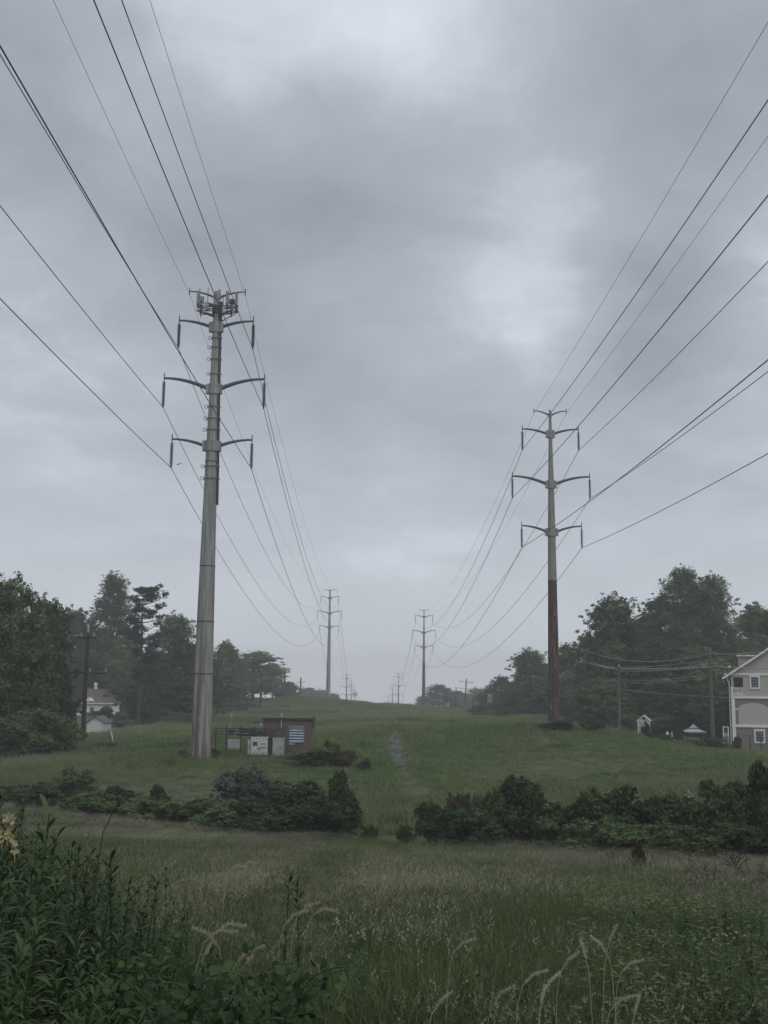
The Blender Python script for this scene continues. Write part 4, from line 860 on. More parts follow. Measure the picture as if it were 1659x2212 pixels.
# gazebo
gy_ = 126.0; xc = wx(1499, gy_); g0 = h(xc, gy_); ze_ = P(1499, 1581, gy_)[2] - g0; zr = P(1499, 1574.5, gy_)[2] - g0; hw_ = (wx(1522, gy_) - wx(1476, gy_)) / 2
r = thing('gazebo', 'garden gazebo with a pale two tier canopy among the dark bushes', 'gazebo', (xc, gy_, g0), 0)
m = MB(); k = hw_; q = hw_ * .42
m.add([(-k, -k, ze_), (k, -k, ze_), (k, k, ze_), (-k, k, ze_), (-q, -q, zr), (q, -q, zr), (q, q, zr), (-q, q, zr)], [(0, 1, 5, 4), (1, 2, 6, 5), (2, 3, 7, 6), (3, 0, 4, 7), (4, 5, 6, 7), (3, 2, 1, 0)]); m.build('canopy', M['canopy_cloth'], r)
m = MB(); m.lathe((0, 0, zr + .1), [(q * 1.15, 0), (q * .5, .22), (.05, .42)], 4); m.build('canopy_cap', M['canopy_cloth'], r)
for sx in (-1, 1):
    for sy2 in (-1, 1): MB().tube([(sx * k * .9, sy2 * k * .9, -.2), (sx * k * .9, sy2 * k * .9, ze_)], .06, 6).build('post', M['dark_cable'], r)
m = MB(); m.box((0, -k * .9, .9), (k * 1.7, .05, .08)); m.box((0, -k * .9, .5), (k * 1.7, .05, .08)); m.build('railing', M['fence_wood'], r)
# pale garden ornaments
for i, (px, py0, py1, lb) in enumerate([(1442, 1584, 1600, 'white rounded garden statue between the shed and the gazebo'), (1452, 1582, 1600, 'slender pale garden statue just right of the white rounded one')]):
    yy = 120.0; xx = wx(px, yy); g0 = h(xx, yy); hh_ = max(.9, P(px, py0, yy)[2] - g0)
    r = thing('garden_statue', lb, 'statue', (xx, yy, g0)); k = .2 if i == 0 else .13
    MB().lathe((0, 0, 0), [(k * 1.1, -.1), (k * 1.1, .15), (k * .6, .25), (k * .75, hh_ * .55), (k * .9, hh_ * .72), (k * .4, hh_ * .8)], 10).build('body', M['statue_white' if i == 0 else 'stucco_light'], r)
    MB().lathe((0, 0, hh_ * .78), [(k * .3, 0), (k * .65, hh_ * .08), (k * .6, hh_ * .16), (.02, hh_ * .22)], 10).build('head', M['statue_white' if i == 0 else 'stucco_light'], r)

# white farmhouse (left)
Yh = 200.0; a, b = wx(163, Yh), wx(253, Yh); xc = (a + b) / 2; g0 = h(xc, Yh); Zf = lambda py: P(200, py, Yh)[2] - g0
fh = thing('farmhouse', 'white farmhouse with a dark grey shingle roof half hidden behind the left utility pole', 'house', (xc, Yh, g0), .2)
w = b - a; ze_ = Zf(1519); zr = Zf(1487); low = w * .24
m = MB(); m.box((low / 2, 3.5, ze_ / 2 - .3), (w - low, 7, ze_ + .6)); m.prism([(-w / 2 + low, ze_), (w / 2, ze_), (w / 2, ze_ + .01), (-w / 2 + low, ze_ + .01)], 0, 7); m.build('wall', M['siding_white'], fh)
m = MB(); m.box((-w / 2 + low / 2, 3, Zf(1528) / 2 - .2), (low, 5, Zf(1528) + .4)); m.build('side_wing', M['siding_white'], fh)
m = MB(); ov = .35
m.add([(-w / 2 + low - ov, -.4, ze_), (w / 2 + ov, -.4, ze_), (w / 2 + ov, 3.5, zr), (-w / 2 + low - ov, 3.5, zr), (w / 2 + ov, 7.4, ze_), (-w / 2 + low - ov, 7.4, ze_)], [(0, 1, 2, 3), (3, 2, 4, 5), (1, 4, 2), (0, 3, 5), (0, 5, 4, 1)]); m.build('roof', M['roof_shingle'], fh)
m = MB(); m.box((-w / 2 + low / 2, 2.8, Zf(1527)), (low + .3, 5.4, .14), rx=.08); m.build('wing_roof', M['roof_shingle'], fh)
m = MB(); m.box((wx(199, Yh) - xc, 3.4, zr + .25), (.5, .5, .8)); m.lathe((wx(199, Yh) - xc, 3.4, zr + .6), [(.36, 0), (.38, .2), (.2, .42)], 8); m.build('chimney', M['trim_white'], fh)
m = MB(); m.box((wx(207, Yh) - xc, -.44, ze_ - .03), (wx(253, Yh) - wx(162, Yh) - low, .08, .16)); m.build('fascia', M['trim_white'], fh)
o = MB().box((wx(195.5, Yh) - xc, -.05, Zf(1533)), (.95, .1, 1.05)).build('window', M['trim_white'], fh); MB().box((wx(195.5, Yh) - xc, -.11, Zf(1533)), (.7, .03, .8)).build('pane', M['glass_dark'], o)
m = MB(); m.box((wx(194, Yh) - xc, -1.2, Zf(1540)), (3.4, 2.4, .12), rx=.12); m.build('porch_roof', M['roof_shingle'], fh)
for q in (-1.5, 0, 1.5): MB().box((wx(194, Yh) - xc + q, -2.2, Zf(1540) / 2), (.12, .12, Zf(1540))).build('porch_post', M['trim_white'], fh)
m = MB(); m.add([(wx(186, Yh) - xc - .3, -.1, Zf(1515)), (wx(186, Yh) - xc + 1.1, -.1, Zf(1515)), (wx(186, Yh) - xc + .1, -.1, Zf(1507)), (wx(186, Yh) - xc - .3, 2.2, Zf(1508)), (wx(186, Yh) - xc + 1.1, 2.2, Zf(1508))], [(0, 1, 2), (0, 2, 3), (1, 4, 2), (2, 4, 3)]); m.build('dormer', M['siding_white'], fh)
# small white shed (left)
Ys = 138.0; a, b = wx(185.5, Ys), wx(222, Ys); xc = (a + b) / 2; g0 = h(xc, Ys) ; Zs = lambda py: P(205, py, Ys)[2] - g0; w = b - a
sh = thing('small_shed', 'small white shed with a brown gabled roof right of the nearest left utility pole', 'shed', (xc, Ys, g0), -.10)
ze_ = Zs(1561.5); zr = Zs(1548.5); dp2 = 2.9
m = MB(); m.box((0, dp2 / 2, ze_ / 2 - .25), (w, dp2, ze_ + .5)); m.prism([(-w / 2, ze_), (w / 2, ze_), (0, zr)], 0, dp2); m.build('wall', M['shed_wall'], sh)
for sx in (-1, 1):
    sl = math.atan((zr - ze_) / (w / 2)); ln = (w / 2 + .18) / math.cos(sl); MB().box((sx * (w / 2 + .18) / 2, dp2 / 2, (zr + ze_) / 2 + .03), (ln, dp2 + .35, .09), ry=sx * sl).build('roof', M['roof_shingle'], sh)
MB().box((0, -.03, ze_ + .38), (.3, .05, .24)).build('gable_vent', M['cabinet_grey'], sh)
MB().box((w / 2 + .02, dp2 / 2, ze_ - .04), (.06, dp2, .14)).build('fascia', M['trim_white'], sh)
# pale far roof on the left wood edge and paling fence
Yr = 285.0; xx = wx(517, Yr); r = thing('far_cottage', 'tiny pale cottage at the misty wood edge right of the near left pylon', 'house', (xx, Yr, h(xx, Yr)))
zt_ = P(523, 1495, Yr)[2] - r.location.z; MB().box((0, 2, zt_ / 2 - .6), (1.5, 3, zt_ - .6)).build('wall', M['panel_brown'], r)
m = MB(); m.prism([(-.9, zt_ - .9), (.9, zt_ - .9), (.7, zt_ - .3), (-.7, zt_ - .2)], -.2, 3.3); m.build('roof', M['wood_tan'], r)
Yp = 205.0; r = thing('paling_fence', 'grey paling fence under the trees right of the near left pylon', 'fence', (wx(478, Yp), Yp, h(wx(478, Yp), Yp)))
m = MB(); rg = random.Random(4)
for i in range(26):
    x = -2.4 + i * .19; m.box((x, 0, .75), (.16, .03, 1.7 + rg.uniform(-.05, .05)))
m.build('palings', M['fence_wood'], r); MB().box((0, .05, 1.1), (5, .05, .1)).build('rail', M['fence_wood'], r)

# two birds
for i, (px, py) in enumerate(((384.5, 1003.5), (389.5, 1001.5))):
    r = thing('bird', ['small dark bird flying left of the near left pylon, the lower one of the pair', 'small dark bird flying left of the near left pylon, the upper one of the pair'][i], 'bird', P(px, py, 110), .4 * i)
    m = MB(); m.lathe((0, 0, 0), [(.005, -.12), (.035, -.06), (.045, 0), (.03, .07), (.01, .15)], 8)
    m.v = [(a_[2], a_[1], a_[0]) for a_ in m.v]
    for s in (-1, 1): m.add([(.03, 0, .01), (-.05, 0, .01), (-.07, s * .17, .06), (-.02, s * .33, .02), (.03, s * .15, .07)], [(0, 1, 2, 3, 4)])
    m.build('body', M['bird_black'], r)

# ------------------------------------------------------------------ grasses
def blades(name, mats, n, rad, hmin, hmax, wid, seed, lean=.35, seg=3, heads=0, head_mat=None, curl=.25, leafy=0):
    """one tuft: n curved blades, plus `heads` feathery seed heads on stalks"""
    g = random.Random(seed); V = []; Fc = []; rn = []; mi = []
    def strip(base, az, hgt, w, ln, sg, mat_i, rv, face=None):
        b0 = len(V); d = Vector((math.cos(az), math.sin(az), 0)); sd_ = Vector((-math.sin(az + (face or 0)), math.cos(az + (face or 0)), 0))
        for i in range(sg + 1):
            t = i / sg; p = Vector(base) + d * (ln * hgt * t * t) + Vector((0, 0, hgt * (t - curl * ln * t ** 3))); ww = w * (1 - t ** 1.6) * .5 + w * .06
            V.append(p - sd_ * ww); V.append(p + sd_ * ww)
        for i in range(sg): Fc.append((b0 + 2 * i, b0 + 2 * i + 1, b0 + 2 * i + 3, b0 + 2 * i + 2)); rn.append(rv); mi.append(mat_i)
        return Vector(base) + d * (ln * hgt) + Vector((0, 0, hgt * (1 - curl * ln)))
    for _ in range(n):
        r_ = rad * math.sqrt(g.random()); a = g.uniform(0, 6.283); strip((r_ * math.cos(a), r_ * math.sin(a), -.05), g.uniform(0, 6.283), g.uniform(hmin, hmax), wid * g.uniform(.6, 1.4), g.uniform(.05, lean * 2), seg, 0, g.random(), g.uniform(-.6, .6))
    for _ in range(heads):
        r_ = rad * math.sqrt(g.random()); a = g.uniform(0, 6.283); hg_ = hmax * g.uniform(1.0, 1.35); az = g.uniform(0, 6.283); ln = g.uniform(.08, .35)
        tip = strip((r_ * math.cos(a), r_ * math.sin(a), 0), az, hg_, wid * .5, ln, 3, 0, .6)
        hl = hmax * g.uniform(.14, .24); dd = (Vector((math.cos(az), math.sin(az), 0)) * (ln * 1.6) + Vector((0, 0, 1 - ln))).normalized()
        rv = g.random()
        for k in range(7):
            t = k / 6; c_ = tip + dd * (hl * (t - .35)) + Vector((g.gauss(0, .01), g.gauss(0, .01), 0)); s_ = (.004 + .0062 * math.sin(math.pi * min(1, t + .12))) * (hmax / .7)
            b0 = len(V); aa = g.uniform(0, 3.1); u = Vector((math.cos(aa), math.sin(aa), 0)) * s_
            V.extend([c_ - u, c_ + u * .2 - dd * s_ * .6, c_ + u, c_ + dd * s_ * 2.4]); Fc.append((b0, b0 + 1, b0 + 2, b0 + 3)); rn.append(rv); mi.append(1)
    for _ in range(leafy):
        r_ = rad * math.sqrt(g.random()); a = g.uniform(0, 6.283); z = g.uniform(.1, hmax); az = g.uniform(0, 6.283); L_ = g.uniform(.05, .11); w_ = L_ * .5
        c_ = Vector((r_ * math.cos(a), r_ * math.sin(a), z)); d = Vector((math.cos(az), math.sin(az), g.uniform(-.5, .4))).normalized(); s_ = d.cross(Vector((0, 0, 1))).normalized() * w_ * .5
        b0 = len(V); V.extend([c_, c_ + d * L_ * .45 - s_, c_ + d * L_, c_ + d * L_ * .45 + s_]); Fc.append((b0, b0 + 1, b0 + 2, b0 + 3)); rn.append(g.random()); mi.append(0)
    me = bpy.data.meshes.new(name); me.from_pydata([tuple(v_) for v_ in V], [], Fc)
    for mm_ in mats: me.materials.append(mm_)
    me.polygons.foreach_set('material_index', mi); at = me.attributes.new('rnd', 'FLOAT', 'FACE'); at.data.foreach_set('value', rn); me.update()
    return bpy.data.objects.new(name, me)
def scatter(name, label, cat, protos, pos, idx, scl, seed=0, tilt=.08):
    coll = bpy.data.collections.new(name + '_sources')
    for i, p in enumerate(protos): p.name = f'{name}_{i:02d}_source'; coll.objects.link(p)
    g = np.random.default_rng(seed); n = len(pos); me = bpy.data.meshes.new(name); me.vertices.add(n); me.vertices.foreach_set('co', np.asarray(pos, np.float32).ravel())
    rot = np.stack([g.normal(0, tilt, n), g.normal(0, tilt, n), g.uniform(0, 6.283, n)], -1).astype(np.float32)
    a = me.attributes.new('rot', 'FLOAT_VECTOR', 'POINT'); a.data.foreach_set('vector', rot.ravel())
    a = me.attributes.new('scl', 'FLOAT_VECTOR', 'POINT'); a.data.foreach_set('vector', np.asarray(scl, np.float32).ravel())
    a = me.attributes.new('idx', 'INT', 'POINT'); a.data.foreach_set('value', np.asarray(idx, np.int32)); me.update()
    ob = link(bpy.data.objects.new(name, me)); tag(ob, label, cat, kind='stuff')
    ng = bpy.data.node_groups.new(name, 'GeometryNodeTree'); ng.interface.new_socket('Geometry', in_out='INPUT', socket_type='NodeSocketGeometry'); ng.interface.new_socket('Geometry', in_out='OUTPUT', socket_type='NodeSocketGeometry')
    gi = ng.nodes.new('NodeGroupInput'); go = ng.nodes.new('NodeGroupOutput'); ip = ng.nodes.new('GeometryNodeInstanceOnPoints'); ci = ng.nodes.new('GeometryNodeCollectionInfo')
    ci.inputs['Collection'].default_value = coll; ci.inputs['Separate Children'].default_value = True; ci.inputs['Reset Children'].default_value = True
    def na(nm, ty):
        q = ng.nodes.new('GeometryNodeInputNamedAttribute'); q.data_type = ty; q.inputs['Name'].default_value = nm; return q.outputs[0]
    ip.inputs['Pick Instance'].default_value = True
    ng.links.new(gi.outputs[0], ip.inputs['Points']); ng.links.new(ci.outputs[0], ip.inputs['Instance']); ng.links.new(na('idx', 'INT'), ip.inputs['Instance Index'])
    er = ng.nodes.new('FunctionNodeEulerToRotation'); ng.links.new(na('rot', 'FLOAT_VECTOR'), er.inputs[0]); ng.links.new(er.outputs[0], ip.inputs['Rotation'])
    ng.links.new(na('scl', 'FLOAT_VECTOR'), ip.inputs['Scale']); ng.links.new(ip.outputs[0], go.inputs[0])
    md = ob.modifiers.new('scatter', 'NODES'); md.node_group = ng
    return ob
def vnoise(x, y, s, seed=0):
    g = np.random.default_rng(seed); r = np.zeros_like(x)
    for k in range(6):
        a = g.uniform(0, 6.28); f = s * g.uniform(.6, 1.9); r += np.sin(x * f * math.cos(a) + y * f * math.sin(a) + g.uniform(0, 6.28))
    return r / 3.0
# view columns for masks on the ground: cu = x / y, ~ -0.35 .. 0.35 across the picture
g = np.random.default_rng(21)
# near and middle field, 5 m to the ditch
n = 34000; y = 3.4 + 56 * g.random(n) ** .62; x = (g.random(n) - .5) * (y * .86 + 2.5); cu = x / y
ditch = np.interp(cu, [-.34, -.1, 0, .15, .34], [57, 51, 49, 45, 39.5])
keep = y < ditch; x, y, cu = x[keep], y[keep], cu[keep]; ditch = ditch[keep]; n = len(x)
nz = vnoise(x, y, .35, 1); nz2 = vnoise(x, y, .12, 2)
pinkness = np.zeros(n)
pinkness += np.exp(-((y - (ditch - 3)) / 4.5) ** 2) * (.75 * (cu < -.05) + .55 * (cu > .02))          # pale seeding strip along the ditch
pinkness += np.exp(-((y - 17) / 4.5) ** 2) * np.exp(-((cu + .03) / .13) ** 2) * 1.0                      # seeding patch in the middle of the field
pinkness += np.exp(-((y - 12) / 3) ** 2) * np.exp(-((cu + .10) / .08) ** 2) * .8
pinkness += np.exp(-((y - 6.3) / 1.5) ** 2) * np.exp(-((cu - .08) / .09) ** 2) * .3
pinkness += .22 * (nz > .35)
darkt = (cu > -.02) & (cu < .10) & (y > 26) & (y < 47)                                                   # trodden darker strip
idx = g.integers(0, 4, n); u = g.random(n)
idx = np.where(u < .06 + pinkness * .85, g.integers(4, 7, n), idx)
idx = np.where(darkt & (g.random(n) < .7), g.integers(0, 2, n), idx)
herb = (cu > .17 + .03 * nz) & (y < 24) & (g.random(n) < .28); idx = np.where(herb, g.integers(7, 9, n), idx)
pinkness = pinkness; s = (.75 + .3 * g.random(n)) * (1 + .18 * nz2) * np.interp(y, [8, 16, 60], [1, .72, .62]); s = np.where(y < 7, s * .92, s); s = s * np.where(np.abs(x - np.interp(y, [20, 35, 50], [-.8, .3, .9])) < .5, .6, 1); s = s * np.where((cu > .12) & (y < 12), .8, 1)
wide = 1.15 + np.clip((y - 12) / 45, 0, .8)
gd = M['grass_dark']; gg = M['grass_green']
protos = [blades('a', [gg], 84, .30, .26, .58, .0065, 1, lean=.45), blades('b', [gg], 80, .32, .22, .54, .007, 2, lean=.6), blades('c', [gg], 80, .30, .2, .46, .007, 3, lean=.65), blades('d', [gd], 80, .32, .28, .6, .0065, 4, lean=.5),
          blades('e', [gg, M['seed_pink']], 60, .30, .25, .54, .0065, 5, heads=18, lean=.45), blades('f', [gg, M['seed_pink']], 56, .34, .25, .56, .0065, 6, heads=24, lean=.45), blades('g', [gg, M['seed_pink']], 64, .3, .24, .54, .0065, 7, heads=10, lean=.5),
          blades('h', [gg], 50, .34, .2, .42, .007, 8, leafy=30), blades('i', [gg, M['weed_leaf']], 50, .34, .22, .5, .007, 9, leafy=30)]
scatter('grass', 'long unmown grass and pale seed heads of the near field', 'grass', protos, np.stack([x, y, H(x, y)], -1), idx, np.stack([s * wide ** .5, s * wide ** .5, s], -1), 3)
# meadow slope beyond the ditch
n = 60000; y = 44 + 400 * g.random(n) ** 1.45; x = -34 + 76 * g.random(n); left = np.interp(y, [44, 75, 107, 150, 200, 300, 440], [-24, -26, -32, -31, -28, -27, -30]); right = np.interp(y, [44, 90, 100, 104, 110, 128, 160, 250, 440], [34, 42, 41, 33, 26, 25.5, 27, 24, 24])
cu = x / y; ditch = np.interp(cu, [-.34, -.1, 0, .15, .34], [58, 52.5, 50.5, 46.5, 41.5])
pth = np.abs(x - np.interp(y, [82, 87.5, 96, 107, 135, 165, 190], [1.45, 1.32, 1.2, 1.15, 1.1, 1.1, .6])) < np.where(y < 109, .7, .3)
keep = (x > left) & (x < right) & (y > ditch + 2) & ~(pth & (y > 83) & (y < 185) & (g.random(n) < .9)); x, y, cu = x[keep], y[keep], cu[keep]; n = len(x)
nz = vnoise(x, y, .16, 5); brown = np.exp(-((y - 73) / 8) ** 2) * (cu < -.09) * .75 + .45 * (nz > .5) * (y < 230)
idx = np.where(g.random(n) < brown, 3, g.integers(0, 3, n)); idx = np.where((np.abs(x - 2.2) < 1.2) & (y < 76) & (g.random(n) < .5), 1, idx)
tr = np.abs(x - np.interp(y, [50, 60, 72, 84], [1.1, 1.6, 1.9, 1.5]) - .2 * np.sin(y * .8)) < .65
coarse = (vnoise(x, y, .5, 9) > 1.0) & (g.random(n) < .35); idx = np.where(coarse, 4, idx); idx = np.where(tr & (y < 84), 1, idx)
s = (.8 + .5 * g.random(n)) * (1 + .38 * nz) * np.where(tr & (y < 84), .3, 1); tr2 = np.abs(x - np.interp(y, [105, 190, 270, 370], [1.2, .5, -1.2, -2.6]) - .5 * np.sin(y * .12)) < .6 + .3 * np.sin(y * .31); s = s * np.where(tr2 & (y > 105), .35, 1); idx = np.where(tr2 & (y > 105), 4, idx); w = 1 + (y - 44) / 110
gm = M['grass_meadow']
protos = [blades('m', [gm], 70, .55, .16, .36, .018, 11, lean=.5, seg=2), blades('n', [gm], 64, .6, .14, .30, .020, 12, lean=.6, seg=2), blades('o', [gm], 60, .55, .2, .42, .017, 13, seg=2), blades('p', [gm, M['seed_pink']], 40, .55, .2, .36, .018, 14, heads=34, seg=2), blades('q', [M['grass_dark']], 60, .4, .25, .5, .02, 15, seg=2, lean=.5)]
scatter('meadow_grass', 'shorter green grass of the meadow slope rising to the crest', 'grass', protos, np.stack([x, y, H(x, y)], -1), idx, np.stack([s * w, s * w, s * (1 + .15 * w)], -1), 6, .05)

# weeds: tall leafy stems
def weed(seed, hh=1.2, nl=46, ll=.15, mat='weed_leaf', wfac=.17, up=.7, topt=.45):
    g = random.Random(seed); V = []; Fc = []; rn = []
    px_, py_ = g.gauss(0, .05), g.gauss(0, .05)
    st = MB(); st.tube([(0, 0, -.05), (px_ * .4, py_ * .4, hh * .5), (px_, py_, hh)], [.006, .005, .002], 5, False)
    V += [Vector(p) for p in st.v]; Fc += st.f; rn += [.2] * len(st.f)
    for i in range(nl):
        t = .12 + .88 * (i / nl) ** .8; a = i * 2.4 + g.uniform(-.3, .3); L_ = ll * (1 - topt * t) * g.uniform(.75, 1.2); w_ = L_ * wfac
        b = Vector((px_ * t * t, py_ * t * t, hh * t)); d = Vector((math.cos(a), math.sin(a), up + .9 * max(0, t - .75) / .25)).normalized(); sd_ = Vector((-math.sin(a), math.cos(a), 0)) * w_ / 2
        m1 = b + d * L_ * .45; tip = b + d * L_ * .85 - Vector((0, 0, L_ * .32 * (1 - max(0, t - .8) * 4))) + Vector((math.cos(a), math.sin(a), 0)) * L_ * .15; m2 = m1.lerp(tip, .5) + Vector((0, 0, L_ * .04))
        b0 = len(V); V += [b, m1 - sd_, m1 + sd_, m2 - sd_ * .8, m2 + sd_ * .8, tip]; Fc += [(b0, b0 + 1, b0 + 2), (b0 + 1, b0 + 3, b0 + 4, b0 + 2), (b0 + 3, b0 + 5, b0 + 4)]; r_ = g.random(); rn += [r_] * 3
    me = bpy.data.meshes.new('weed'); me.from_pydata([tuple(v_) for v_ in V], [], Fc); me.materials.append(M[mat]); at = me.attributes.new('rnd', 'FLOAT', 'FACE'); at.data.foreach_set('value', rn); me.update(); return me
wmesh = [weed(s_, 1.2 + .1 * (s_ % 3), 70, (.15, .18, .13, .16)[s_], wfac=(.2, .17, .26, .22)[s_], up=(.35, .5, .25, .4)[s_], topt=.35) for s_ in range(4)] + [weed(9, .8, 34, .12, 'vine_leaf', .42, .3, .3), weed(10, .7, 30, .13, 'weed_leaf', .5, .2, .3)]
wmesh += [weed(20, 1.1, 90, .16, 'weed_leaf', .085, .2, .3), weed(21, 1.2, 60, .19, 'vine_leaf', .11, .2, .4)]
wp = [bpy.data.objects.new('w', q) for q in wmesh] + [blades('tall', [M['grass_green']], 60, .22, .5, 1.05, .008, 33, lean=.55), blades('tall2', [M['grass_dark']], 60, .22, .4, .9, .008, 34, lean=.8)]
n = 3700; y = 3.0 + 9.5 * g.random(n) ** .8; cu = -.50 + .62 * g.random(n); lim = np.interp(y, [3, 5, 7, 9, 12.5], [-.02, -.09, -.15, -.21, -.30]); keep = cu < lim + .02 * np.sin(y * 5)
y, cu = y[keep], cu[keep]; x = cu * y; n = len(x); edge = np.clip((lim[keep] - cu) / .12, 0, 1)
pick = np.array([0, 0, 1, 1, 2, 2, 3, 3, 4, 5, 6, 7, 8, 9]); idx = pick[g.integers(0, len(pick), n)]; front = (y < 5.2) & (cu > -.2); idx = np.where(front & (g.random(n) < .6), 4, idx)
sz = (.42 + .36 * edge + .28 * g.random(n) ** 2) * np.interp(cu, [-.5, -.33, -.2, 0], [1.12, 1.0, .82, .62]) * np.interp(y, [3, 4.5, 7], [.78, .92, 1.0])
scatter('undergrowth', 'dark tall leafy weeds massed in the lower left of the field', 'undergrowth', wp, np.stack([x, y, H(x, y) - .02], -1), idx, np.stack([sz, sz, sz], -1), 8, .12)
n = 230; y = 4.2 + 9 * g.random(n); cu = .22 + .2 * g.random(n); keep = cu > .24 + .05 * np.sin(y); y, cu = y[keep], cu[keep]; x = cu * y; sz = .42 + .22 * g.random(len(x)) * np.interp(cu, [.2, .36], [.8, 1.2])
wp2 = [bpy.data.objects.new('w', q) for q in (wmesh[4], wmesh[5], wmesh[5])]
scatter('ground_cover', 'low leafy herbs in the lower right of the field', 'undergrowth', wp2, np.stack([x, y, H(x, y) - .02], -1), g.integers(0, 3, len(x)), np.stack([sz * 1.1, sz * 1.1, sz], -1), 9, .15)

# standout tall weeds
def put(me_, name, label, cat, px, top_y, Y, hh, mat=None, group=None, rz=0.0):
    p = P(px, top_y, Y); g0 = h(p[0], Y); s_ = (p[2] - g0) / hh
    o = link(bpy.data.objects.new(name, me_)); o.location = (p[0], Y, g0); o.scale = (s_, s_, s_); o.rotation_euler = (0, 0, rz); tag(o, label, cat, group); return o
GW = 'tall leafy weeds standing out of the grass'
for k, (px, ty, Y, lb) in enumerate([(612, 1882, 6.6, 'dark tall leafy weed in the middle of the lower field, layered like a little fir'), (655, 1912, 6.8, 'leafy weed just right of the layered dark one'), (378, 1882, 6.4, 'tall weed with a tufted tip left of the pale seeding grass'),
                                      (330, 1898, 6.8, 'slimmer weed just left of the tufted tip weed'), (265, 1845, 5.6, 'dark weed below the tall bending reed'), (60, 1762, 4.4, 'high leafy weed beside the yellow blossoms at the left edge'), (140, 1830, 5.0, 'leafy weed between the left edge blossoms and the bending reed')]):
    put(wmesh[k % 4], 'weed_plant', lb, 'weed', px, ty, Y, 1.2 + .1 * ((k % 4) % 3), group=GW, rz=k * 1.3)

# bending reed
m = MB(); b = P(205, 1905, 6.0); b[2] = h(b[0], 6.0); q = [b, P(202, 1990, 6.0), P(205, 1900, 6.0), P(214, 1850, 6.0), P(222, 1800, 6.0), P(238, 1765, 6.0), P(254, 1740, 6.0)]
m.tube(q, [.005, .005, .007, .004, .003, .002, .0015], 5); r = thing('reed', 'tall dark reed bending right at its top on the left of the field', 'reed', b)
m.v = [tuple(np.array(v_) - b) for v_ in m.v]; m.build('stalk', M['twig'], r)
m = MB(); g2 = random.Random(2)
for i in range(30):
    t = i / 29; k_ = min(1, int(t * 2)); p0 = (q[4 + k_] * (1 - (t * 2 - k_)) + q[5 + k_] * (t * 2 - k_)) - b; L_ = g2.uniform(.025, .05); m.add([p0, p0 + np.array([.003, .002, .0]), p0 + np.array([L_ * .45, 0, L_ * .8]), p0 + np.array([L_ * .15, 0, L_ * .5])], [(0, 1, 2, 3)])
m.build('plume', M['stem_green'], r)

# arching seed heads near the viewer
def seedhead(seed, hgt, arch, hl, thick=.011):
    g = random.Random(seed); V = []; Fc = []; rn = []; pts = []
    for i in range(15):
        t = i / 14; a = .12 * t + arch * max(0, t - .76) / .24; pts.append((t, a))
    path = []; p = Vector((0, 0, 0)); step = (hgt + hl) / 14
    for t, a in pts: path.append(p.copy()); p = p + Vector((math.sin(a), 0, math.cos(a))) * step
    st = MB(); st.tube(path, [.0014] * len(path), 4, False); V += [Vector(q_) for q_ in st.v]; Fc += st.f; rn += [.1] * len(st.f)
    L_ = hgt + hl; nn = 150
    for i in range(nn):
        t = 1 - (hl / L_) * g.random(); k = min(13.999, t * 14); j = int(k); c_ = path[j].lerp(path[j + 1], k - j) if j < 14 else path[14]; d = (path[min(j + 1, 14)] - path[j]).normalized()
        f_ = (t - (1 - hl / L_)) / (hl / L_); tk = thick * (math.sin(math.pi * min(1, f_ * .9 + .1)) * .8 + .25); az = g.uniform(0, 6.283); o_ = d.orthogonal().normalized(); o_ = Matrix.Rotation(az, 3, d) @ o_
        c2 = c_ + o_ * tk * .5; e_ = (d * .8 + o_ * .75).normalized(); s_ = d.cross(o_).normalized() * .002; l2 = .008 + .006 * g.random()
        b0 = len(V); V += [c2 - s_, c2 + e_ * l2 * .5 + o_ * .001, c2 + s_, c2 + e_ * l2]; Fc.append((b0, b0 + 1, b0 + 2, b0 + 3)); rn.append(.3 + .7 * g.random())
    me = bpy.data.meshes.new('seed_stalk'); me.from_pydata([tuple(v_) for v_ in V], [], Fc); me.materials.append(M['seed_pale']); at = me.attributes.new('rnd', 'FLOAT', 'FACE'); at.data.foreach_set('value', rn); me.update(); return me, path[-1], path
SH = [seedhead(1, .8, 2.3, .10, .0045), seedhead(2, .75, 1.8, .11, .0045), seedhead(3, .8, .7, .085, .0035), seedhead(4, .7, 1.4, .085, .004)]
def place_seed(k, px, py, Y, rz, label):
    me_, tip, path = SH[k]; zmax = max(q.z for q in path); p = P(px, py, Y); xx = p[0]; g0 = h(xx, Y); o = link(bpy.data.objects.new('seed_stalk', me_)); s_ = max(.35, (p[2] - g0) / zmax)
    o.location = (xx - math.cos(rz) * tip.x * s_ * .55, Y, g0); o.rotation_euler = (0, 0, rz); o.scale = (1.05, 1.05, s_); tag(o, label, 'grass stalk', 'pale arching seed stalks close to the viewer')
